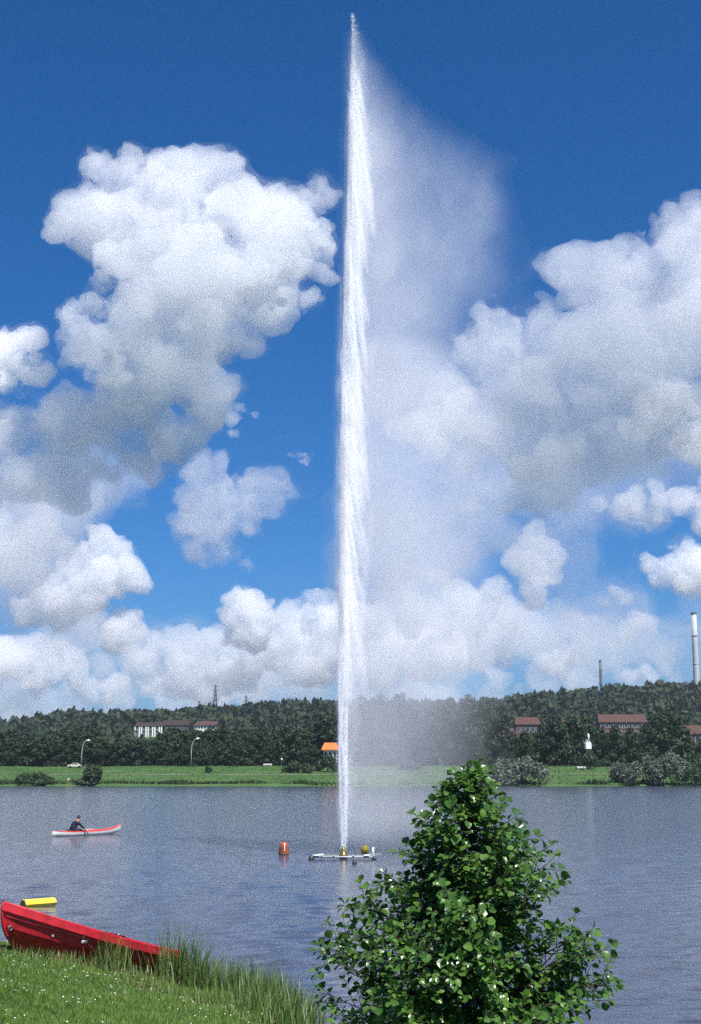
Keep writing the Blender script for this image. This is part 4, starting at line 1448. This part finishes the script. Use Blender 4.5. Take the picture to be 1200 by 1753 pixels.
# pale parked car at the tree edge
P = far_px(128, 1314.5)
car = empty('parked_car', P, .05, 'pale parked car at the tree edge beside the first street lamp', 'car')
M_CARP = mat_plain('cream_paint', (.62, .58, .48), .25, .05, 2.0, .6)
prof = [(-2.1, .35), (-2.1, .75), (-1.75, .85), (-1.1, .92), (-.6, 1.38), (.75, 1.40), (1.45, .95), (2.05, .85), (2.1, .35)]
v = [(x, y, z) for y in (-.8, .8) for x, z in prof]
n_ = len(prof)
MB().add(v, [tuple(range(n_)), tuple(range(n_, 2 * n_))[::-1]] + [(i, n_ + i, n_ + (i + 1) % n_, (i + 1) % n_) for i in range(n_)]).build('body', M_CARP, car, bevel=.06)
MB().add([(-.95, -.805, .95), (-.55, -.805, 1.30), (.7, -.805, 1.32), (1.25, -.805, .97)], [(0, 3, 2, 1)]).build('window', M_GLASS, car)
for x in (-1.3, 1.3):
    for y in (-.83, .62):
        w_ = MB().tube([(x, y, .32), (x, y + .2, .32)], .32, 14).build('wheel', M_BLACK, car, True)

# =================================================================== RED ROWING BOAT
M_BOAT = mat_plain('red_boat_paint', (.50, .020, .030), .42, .30, 7.0, .5, .25)
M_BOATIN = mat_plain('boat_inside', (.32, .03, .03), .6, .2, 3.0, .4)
def build_boat():
    hs0, hs1 = .57, .40
    Pb = at(8, 1545, 18.5)
    Ps = at(268, 1618, 20.9)
    d = Ps - Pb
    L = math.sqrt(max(1, float(d @ d) - (hs1 - hs0) ** 2))
    yaw = math.atan2(d[1], d[0])
    pitch = math.atan2(d[2], math.hypot(d[0], d[1])) - math.atan2(hs1 - hs0, L)
    ROLL = math.radians(7)
    Rm = Matrix.Rotation(yaw, 4, 'Z') @ Matrix.Rotation(-pitch, 4, 'Y') @ Matrix.Rotation(ROLL, 4, 'X')
    org = Vector(Pb) - Rm @ Vector((0, 0, hs0))
    root = empty('rowing_boat', org, 0, 'red clinker rowing boat drawn up on the grass bank', 'boat')
    root.rotation_euler = Rm.to_euler()
    NS = 30
    NSTR = 5
    def sec(t, v):
        """Point of the half section: t bow to stern, v keel (0) to sheer (1)."""
        b = .64 * (1 - (1 - min(t, .5) / .5) ** 2.3) if t < .5 else .64 - .09 * ((t - .5) / .5) ** 2
        h = hs0 + (hs1 - hs0) * (1 - (1 - t) ** 2.0) if t < 1 else hs1
        kz = .05 * max(0, (t - .6) / .4) ** 2
        ph = v * math.pi * .5
        full = .55 + .45 * min(1, t / .35)
        y = b * (math.sin(ph) ** (.70 / full)) if v > 0 else 0.0
        z = kz + (h - kz) * (v ** 1.55 * .80 + .20 * v)
        rake = .62 * (1 - v) ** 1.9 * max(0, 1 - t * 1.5) ** 1.6
        return Vector((L * t + rake, y, z))
    vs = [0, .26, .45, .62, .80, 1.0]
    for side in (-1, 1):
        for j in range(NSTR):
            V = []
            for i in range(NS + 1):
                t = (i / NS) ** 1.25
                a, c = sec(t, vs[j]), sec(t, vs[j + 1])
                e = (c - a)
                nrm = Vector((0, e.z, -e.y)).normalized() if e.length > 1e-5 else Vector((0, 1, 0))
                out0 = .036 * min(1, t * 14 + .15)
                lo = a + nrm * out0 if j else a.copy()
                hi = c + nrm * .002
                back = a + nrm * -.004 if j else a.copy()
                for p in (back, lo, lo.lerp(hi, .5) + nrm * .006 * min(1, t * 8), hi):
                    V.append((p.x, p.y * side, p.z))
            F_ = []
            for i in range(NS):
                for q in range(3):
                    f = (i * 4 + q, i * 4 + q + 1, (i + 1) * 4 + q + 1, (i + 1) * 4 + q)
                    F_.append(f if side < 0 else f[::-1])
            MB().add(V, F_).build('strake', M_BOAT, root, False)
        # deep rubbing band along the sheer
        V = []
        for i in range(NS + 1):
            t = (i / NS) ** 1.25
            p = sec(t, 1.0)
            o_ = .045 * min(1, t * 12 + .35)
            for dy, dz in ((-.03, .018), (o_, .018), (o_ + .006, .004), (o_ + .004, -.090), (o_ - .004, -.102), (0, -.102)):
                V.append((p.x - (.03 if i == 0 else 0), (max(0, p.y) + dy) * side if i else dy * side * .6, p.z + dz))
        F_ = []
        for i in range(NS):
            for q in range(5):
                f = (i * 6 + q, i * 6 + q + 1, (i + 1) * 6 + q + 1, (i + 1) * 6 + q)
                F_.append(f if side < 0 else f[::-1])
        MB().add(V, F_).build('gunwale', M_BOAT, root, False)
        # inside skin
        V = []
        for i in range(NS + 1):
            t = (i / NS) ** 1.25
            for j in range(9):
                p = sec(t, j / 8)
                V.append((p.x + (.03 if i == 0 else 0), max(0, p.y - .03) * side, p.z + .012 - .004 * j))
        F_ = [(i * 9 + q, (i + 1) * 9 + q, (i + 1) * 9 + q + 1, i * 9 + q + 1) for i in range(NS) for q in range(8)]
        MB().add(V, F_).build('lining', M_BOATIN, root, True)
    # stem and keel
    pts = [sec(0, v) + Vector((-.012, 0, 0)) for v in np.linspace(1, 0, 14)] + [sec(t, 0) + Vector((0, 0, -.012)) for t in np.linspace(.08, 1, 10)]
    MB().tube([tuple(p) for p in pts], .022, 8).build('keel', M_BOAT, root, True)
    # transom
    V = [tuple(sec(1, v)) for v in np.linspace(1, 0, 9)]
    V = [(L - .004, y, z) for x, y, z in V] + [(L - .004, -y, z) for x, y, z in V[::-1][1:]]
    V2 = [(x - .03, y, z) for x, y, z in V]
    n = len(V)
    MB().add(V + V2, [tuple(range(n))[::-1], tuple(range(n, 2 * n))] + [(i, (i + 1) % n, n + (i + 1) % n, n + i) for i in range(n)]).build('transom', M_BOAT, root)
    for t in (.22, .52, .82):
        p = sec(t, .72)
        MB().box(p.x - .12, p.x + .12, -p.y + .03, p.y - .03, p.z - .02, p.z + .012).build('thwart', M_BENCH, root)
    # white plate hung on the near side, eye bolt and painter
    p = sec(.30, .79)
    nearside = -1
    pm = MB().box(-.052, .052, -.008, .008, -.016, .016).build('number_plate', M_FOAM, root, loc=(p.x + .06, (p.y + .045) * nearside, p.z - .03), rot=(.25, -.25, 0), bevel=.003)
    for dx in (-.05, .05):
        MB().tube([(p.x + .06 + dx, (p.y + .045) * nearside, p.z), (p.x + .06 + dx * .4, (p.y + .075) * nearside, p.z + .11)], .004, 5).build('cord', M_FOAM, root)
    q = sec(.02, .62)
    pts = [(q.x + .03 * math.cos(a) - .02, -.035 - q.y, q.z + .03 * math.sin(a)) for a in np.linspace(0, 2 * math.pi, 13)]
    MB().tube(pts, .008, 6, False).build('bow_ring', M_STEEL, root, True)
    for s in (-1, 1):
        p = sec(.50, 1)
        MB().tube([(p.x, p.y * s, p.z), (p.x, p.y * s, p.z + .05)], .018, 8).build('rowlock', M_STEEL, root, True)
    return root
boat = build_boat()

# =================================================================== ALDER BUSH
M_ALDER = mat_leaf('alder_leaves', (.018, .068, .014), (.130, .255, .045), .30, .36, .5, 2.6)
M_TWIG = mat_plain('alder_bark', (.055, .045, .032), .8, .3, 14.0, .3)

def leaf_template(seed):
    """Round, slightly notched alder leaf along +X with a folded midrib and wavy rim; base at the origin."""
    rs = random.Random(seed)
    V = []
    n = 5
    prof = [.02, .30, .46, .50, .40, .10]
    L = 1.0
    bend = rs.uniform(.10, .32)
    cup = rs.uniform(.05, .22)
    tw = rs.uniform(-.12, .12)
    for i in range(n + 1):
        t = i / n
        w = prof[i] * rs.uniform(.95, 1.05)
        z = -bend * t * t
        x = L * t
        wav = .035 * math.sin(i * 2.1 + seed)
        V += [(x, -w, z + cup * w * 2 + wav + tw * t), (x, -w * .5, z + cup * w * .7 - wav * .5), (x, 0, z), (x, w * .5, z + cup * w * .7 + wav * .4), (x, w, z + cup * w * 2 - wav - tw * t)]
    F_ = []
    for i in range(n):
        for j in range(4):
            F_.append((i * 5 + j, (i + 1) * 5 + j, (i + 1) * 5 + j + 1, i * 5 + j + 1))
    return np.array(V), np.array(F_)
LEAVES = [leaf_template(s) for s in range(7)]
def low_leaf(V):
    idx = [i * 5 + j for i in (0, 1, 3, 4, 5) for j in (0, 2, 4)]
    f = [(i * 3 + j, (i + 1) * 3 + j, (i + 1) * 3 + j + 1, i * 3 + j + 1) for i in range(4) for j in range(2)]
    return V[idx], np.array(f)
LOWLEAVES = [low_leaf(V) for V, _ in LEAVES]

def build_bush():
    rs = np.random.RandomState(31)
    BD = 8.6
    bx = (797 - 600) / FOC * BD
    bz = float(bank_z(np.array([bx]), np.array([BD]))[0])
    root = empty('alder_bush', (bx, BD, bz), 0, 'leafy young alder bush growing on the near bank', 'bush')
    k = BD / FOC
    ztop = at(808, 1300, BD)[2] - bz
    # silhouette: half widths left and right of the stem at heights given by photograph rows
    rows = np.array([1290, 1330, 1370, 1400, 1425, 1460, 1500, 1560, 1600, 1650, 1700, 1753, 1850, 1950])
    lw = np.array([5, 22, 56, 72, 80, 104, 162, 204, 238, 258, 262, 255, 225, 110]) * k
    rw = np.array([5, 34, 54, 66, 118, 136, 152, 176, 220, 230, 226, 220, 190, 100]) * k
    zr = np.array([at(805, r, BD)[2] for r in rows]) - bz
    def half(z, side):
        return float(np.interp(z, zr[::-1], (lw if side < 0 else rw)[::-1]))
    m = MB()
    stem = [(0, 0, -.1), (.02, .0, .5), (-.02, .02, 1.2), (.02, 0, 1.9), (.0, 0, ztop - .02)]
    m.tube(stem, [.035, .032, .024, .014, .004], 8)
    m.build('trunk', M_TWIG, root, True)
    LV = []          # leaf base, direction, length
    nb = 0
    bm_ = MB()
    def twig(p, d, L, r):
        nonlocal nb
        pts = [Vector(p)]
        d = Vector(d).normalized()
        n = max(3, int(L / .05))
        for i in range(n):
            d = (d + Vector(tuple(rs.normal(0, .10, 3))) + Vector((0, 0, .05))).normalized()
            pts.append(pts[-1] + d * (L / n))
        bm_.tube(pts, list(np.linspace(r, .0018, len(pts))), 4)
        # leaves alternate along the twig
        s = .05 if L > .12 else .01
        a0 = rs.rand() * 6.28
        kcount = 0
        while s < L + .012:
            i = min(n - 1, int(s / L * n))
            q = pts[i].lerp(pts[i + 1], min(1, s / L * n - i))
            ax = (pts[i + 1] - pts[i]).normalized()
            u = ax.cross(Vector((0, 0, 1)))
            if u.length < .1:
                u = Vector((1, 0, 0))
            u.normalize()
            w = ax.cross(u)
            a = a0 + kcount * 2.4
            side = (u * math.cos(a) + w * math.sin(a))
            ld = (side * .85 + ax * .6 + Vector((0, 0, .12))).normalized()
            LV.append((q + ld * .012, ld, rs.uniform(.026, .060) * (1 if s < L * .8 else .82)))
            s += rs.uniform(.016, .027)
            kcount += 1
        LV.append((pts[-1], d, rs.uniform(.03, .055)))
    zmin = .25
    nbr = 260
    for i in range(nbr):
        t = (i + rs.rand()) / nbr
        z0 = zmin + (ztop - .12 - zmin) * t ** .9
        a = i * 2.399 + rs.normal(0, .3)
        ca, sa = math.cos(a), math.sin(a)
        hw = half(z0 + .12, ca)
        reach = (abs(ca) * hw + (1 - abs(ca)) * .5 * (half(z0, -1) + half(z0, 1)) * .9)
        reach0 = reach
        reach *= 1 + .28 * float(vnoise(a % 6.283 * 1.3, z0 * 3.1))
        Lb = max(.08, reach * (rs.uniform(.5, 1.0) if rs.rand() < .8 else rs.uniform(1.0, 1.13)))
        Lb = min(Lb, reach0 * 1.0)
        up = rs.uniform(.2, .75)
        P = Vector((0, 0, z0 - Lb * up * .55))
        if P.z < .1:
            P.z = .1
        pts = [P.copy()]
        d = Vector((ca, sa, up))
        n = max(4, int(Lb / .08))
        for q in range(n):
            d = (d + Vector(tuple(rs.normal(0, .07, 3)))).normalized()
            pts.append(pts[-1] + d * (Lb / n))
        bm_.tube(pts, list(np.linspace(.004 + .010 * min(1, Lb), .002, len(pts))), 5)
        ntw = max(2, int(Lb / .055))
        for q in range(ntw):
            tt = .25 + .75 * (q + rs.rand()) / ntw
            f = tt * n
            ii = min(n - 1, int(f))
            pp = pts[ii].lerp(pts[ii + 1], min(1, f - ii))
            dd = (pts[ii + 1] - pts[ii]).normalized()
            sd = Vector(tuple(rs.standard_normal(3)))
            sd = (sd - dd * sd.dot(dd)).normalized()
            twig(pp, dd * .7 + sd * .8 + Vector((0, 0, .25)), rs.uniform(.08, .20) * (.6 + .4 * min(1, Lb * 2)), .003)
        twig(pts[-1], d, rs.uniform(.06, .16), .003)
    for q in range(7):
        z = ztop - .02 - q * .06
        a = q * 2.4
        twig((0, 0, z - .05), (math.cos(a) * .5, math.sin(a) * .5, .8), .06 + q * .012, .003)
    bm_.build('twigs', M_TWIG, root, True)['kind'] = 'stuff'
    # orient leaves: blade roughly facing up and outward
    data = []
    for q, ld, ln in LV:
        out = Vector((q.x, q.y, .25)).normalized()
        nn = (Vector((0, 0, 1)) * .9 + out * .55 + Vector(tuple(rs.normal(0, .38, 3))))
        X = Vector(ld).normalized()
        X = (X + Vector((0, 0, -.22))).normalized()
        Y = nn.cross(X).normalized()
        Z = X.cross(Y)
        Mx = Matrix(((X.x, Y.x, Z.x, q.x), (X.y, Y.y, Z.y, q.y), (X.z, Y.z, Z.z, q.z), (0, 0, 0, 1))) @ Matrix.Diagonal((ln, ln, ln, 1))
        data.append((Mx, q, int(rs.randint(0, 7))))
    # the 300 that show largest: nearest to the camera and inside the frame
    inv = []
    for i, (Mx, q, tpl) in enumerate(data):
        w = np.array((q.x + bx, q.y + BD, q.z + bz))
        X_, Y_ = project(w)
        inv.append((w[1] if (Y_ < 1745) else 99 + w[1], i))
    inv.sort()
    near = set(i for _, i in inv[:300])
    meshes = [mesh_np('leaf', V, F_, M_ALDER, True) for V, F_ in LEAVES]
    VV, FF = [], []
    off = 0
    for i, (Mx, q, tpl) in enumerate(data):
        if i in near:
            o = link('leaf', meshes[tpl], root)
            o.matrix_local = Mx
        else:
            V, F_ = LOWLEAVES[tpl]
            A = np.array(Mx)
            VV.append(V @ A[:3, :3].T + A[:3, 3])
            FF.append(F_ + off)
            off += len(V)
    o = link('foliage', mesh_np('foliage', np.concatenate(VV), np.concatenate(FF), M_ALDER, True), root)
    o['kind'] = 'stuff'
    print('alder leaves', len(data))
build_bush()

# =================================================================== GRASS, FLOWERS, REEDS
M_GRASS = mat_leaf('grass_blades', (.050, .140, .018), (.19, .290, .050), .5, .40, .3, 1.1)
M_REED = mat_leaf('reed_blades', (.045, .115, .028), (.20, .27, .08), .4, .35, .4, 2.5)
M_STRAW = mat_leaf('dry_stems', (.16, .13, .05), (.36, .29, .14), .7, .3, .2, 3.0)

def ribbon(P, H, W, lean, az, curve, segs=4, rs=None):
    """Blades of grass as tapering, bending ribbons (arrays in, one mesh out)."""
    n = len(H)
    dirx, diry = np.cos(az), np.sin(az)
    px_, py_ = -diry, dirx
    rows = []
    for s in range(segs + 1):
        t = s / segs
        o = H * (lean * t + curve * t * t)
        zz_ = H * t * (1 - .28 * curve * t)
        w = W * (1 - t) ** .7 * .5 if s < segs else W * 0.02
        cx = P[:, 0] + dirx * o
        cy = P[:, 1] + diry * o
        cz = P[:, 2] + zz_
        rows.append(np.stack([cx - px_ * w, cy - py_ * w, cz], -1))
        rows.append(np.stack([cx + px_ * w, cy + py_ * w, cz], -1))
    V = np.stack(rows, 1)
    k = 2 * (segs + 1)
    f = np.array([(2 * s, 2 * s + 1, 2 * s + 3, 2 * s + 2) for s in range(segs)])
    return V.reshape(-1, 3), (f[None] + (np.arange(n) * k)[:, None, None]).reshape(-1, 4)

def lawn_grass():
    rs = np.random.RandomState(44)
    n = 120000
    y = 8.5 + 15.0 * rs.rand(n) ** .9
    u = rs.uniform(-.262, .02, n)
    x = u * y
    s = shore_dist(x, y) * SIDE
    keep = (s > .03)
    x, y, s = x[keep], y[keep], s[keep]
    z = bank_z(x, y)
    X_, Y_ = project(np.stack([x, y, z + .1], -1))
    keep = (Y_ < 1790) & (X_ > -40)
    x, y, z, s = x[keep], y[keep], z[keep], s[keep]
    n = len(x)
    tuft = vnoise(x * 2.3, y * 2.3) + .6 * vnoise(x * 6, y * 6 + 9)
    H = (.024 + .026 * np.clip(tuft + .5, 0, 1.5)) * rs.uniform(.6, 1.4, n) * (1 + .9 * np.exp(-(s / .7) ** 2))
    W = rs.uniform(.004, .009, n)
    V, Fq = ribbon(np.stack([x, y, z - .005], -1), H, W, rs.uniform(.1, .7, n), rs.rand(n) * 6.28, rs.uniform(0, .6, n), 2)
    o = link('grass', mesh_np('grass', V, Fq, M_GRASS))
    tag(o, 'short green lawn grass on the near bank', 'grass', None, 'stuff')
    # white clover and daisies: little domed heads on stems
    n = 850
    y = 10 + 11.0 * rs.rand(n)
    x = rs.uniform(-.255, -.02, n) * y
    s = shore_dist(x, y) * SIDE
    keep = (s > .3) & (vnoise(x * 1.1 + 3, y * 1.1) > rs.uniform(-.55, .45, n))
    x, y = x[keep], y[keep]
    z = bank_z(x, y)
    bm = bmesh.new()
    bmesh.ops.create_icosphere(bm, subdivisions=1, radius=1.0)
    bv = np.array([v.co for v in bm.verts])
    bf = np.array([[v.index for v in f.verts] for f in bm.faces])
    bm.free()
    n = len(x)
    r = rs.uniform(.0035, .009, n)
    c = np.stack([x, y, z + rs.uniform(.035, .065, n)], -1)
    V = (c[:, None] + bv[None] * r[:, None, None] * np.array((1, 1, .75)))
    # a thin stem is the downward stretch of the lowest vertex
    low = int(np.argmin(bv[:, 2]))
    V[:, low, 2] -= .004
    o = link('clover_flowers', mesh_np('clover_flowers', V.reshape(-1, 3), (bf[None] + (np.arange(n) * len(bv))[:, None, None]).reshape(-1, 3), M_SHIRTW, True))
    tag(o, 'tiny white flowers scattered through the near lawn', 'flowers', None, 'stuff')
lawn_grass()

def reed_set(name, specs, label, cat, kind, seed, group=None, mult=1.6):
    """specs: (px, py, number, spread m, height m, straw share)."""
    rs = np.random.RandomState(seed)
    A, B = [], []
    first = None
    for px, py, n, spread, Hh, straw in specs:
        n = int(n * mult)
        Hh = Hh * 1.12
        P = ground_px(px, py) if py > 0 else np.array(((px - 600) / FOC * -py, -py, max(0, float(bank_z(np.array([(px - 600) / FOC * -py]), np.array([-py * 1.0]))[0]))))
        if first is None:
            first = P
        q = P[None] + np.concatenate([rs.normal(0, spread, (n, 2)), np.zeros((n, 1))], 1)
        q[:, 2] = np.maximum(bank_z(q[:, 0], q[:, 1]), -.06) - .02
        H = Hh * rs.uniform(.45, 1.12, n)
        W = rs.uniform(.012, .025, n)
        V, Fq = ribbon(q, H, W, rs.uniform(.0, .28, n), rs.normal(-.1, 1.3, n) + np.where(rs.rand(n) < .3, 3.1, 0), np.abs(rs.normal(.10, .22, n)), 5)
        A.append((V, Fq))
        m = int(n * straw)
        if m:
            q = P[None] + np.concatenate([rs.normal(0, spread * 1.25, (m, 2)), np.zeros((m, 1))], 1)
            q[:, 2] = np.maximum(bank_z(q[:, 0], q[:, 1]), -.06) - .02
            V, Fq = ribbon(q, Hh * rs.uniform(.4, .9, m), rs.uniform(.003, .008, m), rs.uniform(0, .35, m), rs.rand(m) * 6.28, np.abs(rs.normal(.2, .4, m)), 5)
            B.append((V, Fq))
    def join(S):
        off = 0
        VV, FF = [], []
        for V, Fq in S:
            VV.append(V)
            FF.append(Fq + off)
            off += len(V)
        return np.concatenate(VV), np.concatenate(FF)
    root = empty(name, first, 0, label, cat, group)
    if kind:
        root['kind'] = kind
    V, Fq = join(A)
    link('blades', mesh_np('blades', V - first, Fq, M_REED), root)['kind'] = 'stuff'
    if B:
        V, Fq = join(B)
        link('dry_stems', mesh_np('dry_stems', V - first, Fq, M_STRAW), root)['kind'] = 'stuff'
    return root
reed_set('reed_tuft', [(203, -19.0, 44, .10, .46, .3), (224, -19.2, 34, .12, .40, .4), (185, -18.9, 24, .10, .26, .8)], 'dark reed tuft growing against the middle of the red boat', 'reeds', None, 51)
reed_set('reed_tuft', [(297, -19.7, 44, .10, .46, .3), (322, -19.7, 100, .14, .72, .15), (345, -19.5, 80, .15, .66, .3)], 'tall upright reed clump at the stern of the red boat', 'reeds', None, 52)
band = []
for px, py, n, hh in ((370, 1690, 80, .48), (398, 1697, 120, .50), (425, 1705, 120, .50), (452, 1716, 120, .52), (480, 1728, 110, .52), (505, 1742, 100, .46), (528, 1757, 90, .42), (440, 1735, 60, .34), (400, 1722, 50, .30), (490, 1760, 70, .36)):
    band.append((px, py, n, .15, hh, .28))
reed_set('reed_bed', band, 'reed bed along the near waterline between boat and alder', 'reeds', 'stuff', 53)
edge = []
for px, py in ((250, -19.4), (275, -19.6), (150, -18.8), (120, -18.6), (90, -18.4), (300, -19.3), (170, -18.8), (230, -19.2), (350, 1720), (420, 1745), (60, 1640), (240, 1690), (280, 1700)):
    edge.append((px, py, 26, .16, .17, 1.6))
reed_set('long_grass', edge, 'long uncut grass with dry stems at the foot of the boat', 'grass', 'stuff', 54)
# =================================================================== HAZE
hz_ = MB().box(-12100, 12100, -12100, 12100, -7, 150).build('haze', mat_volume('thin_haze', .00007, .2, (.78, .88, 1.0)))
tag(hz_, 'thin summer haze over the lake and hill', 'haze', None, 'stuff')
print('tris', sum(len(o.data.loops) - 2 * len(o.data.polygons) for o in bpy.data.objects if o.type == 'MESH'))
print('done', time.time() - T_START)
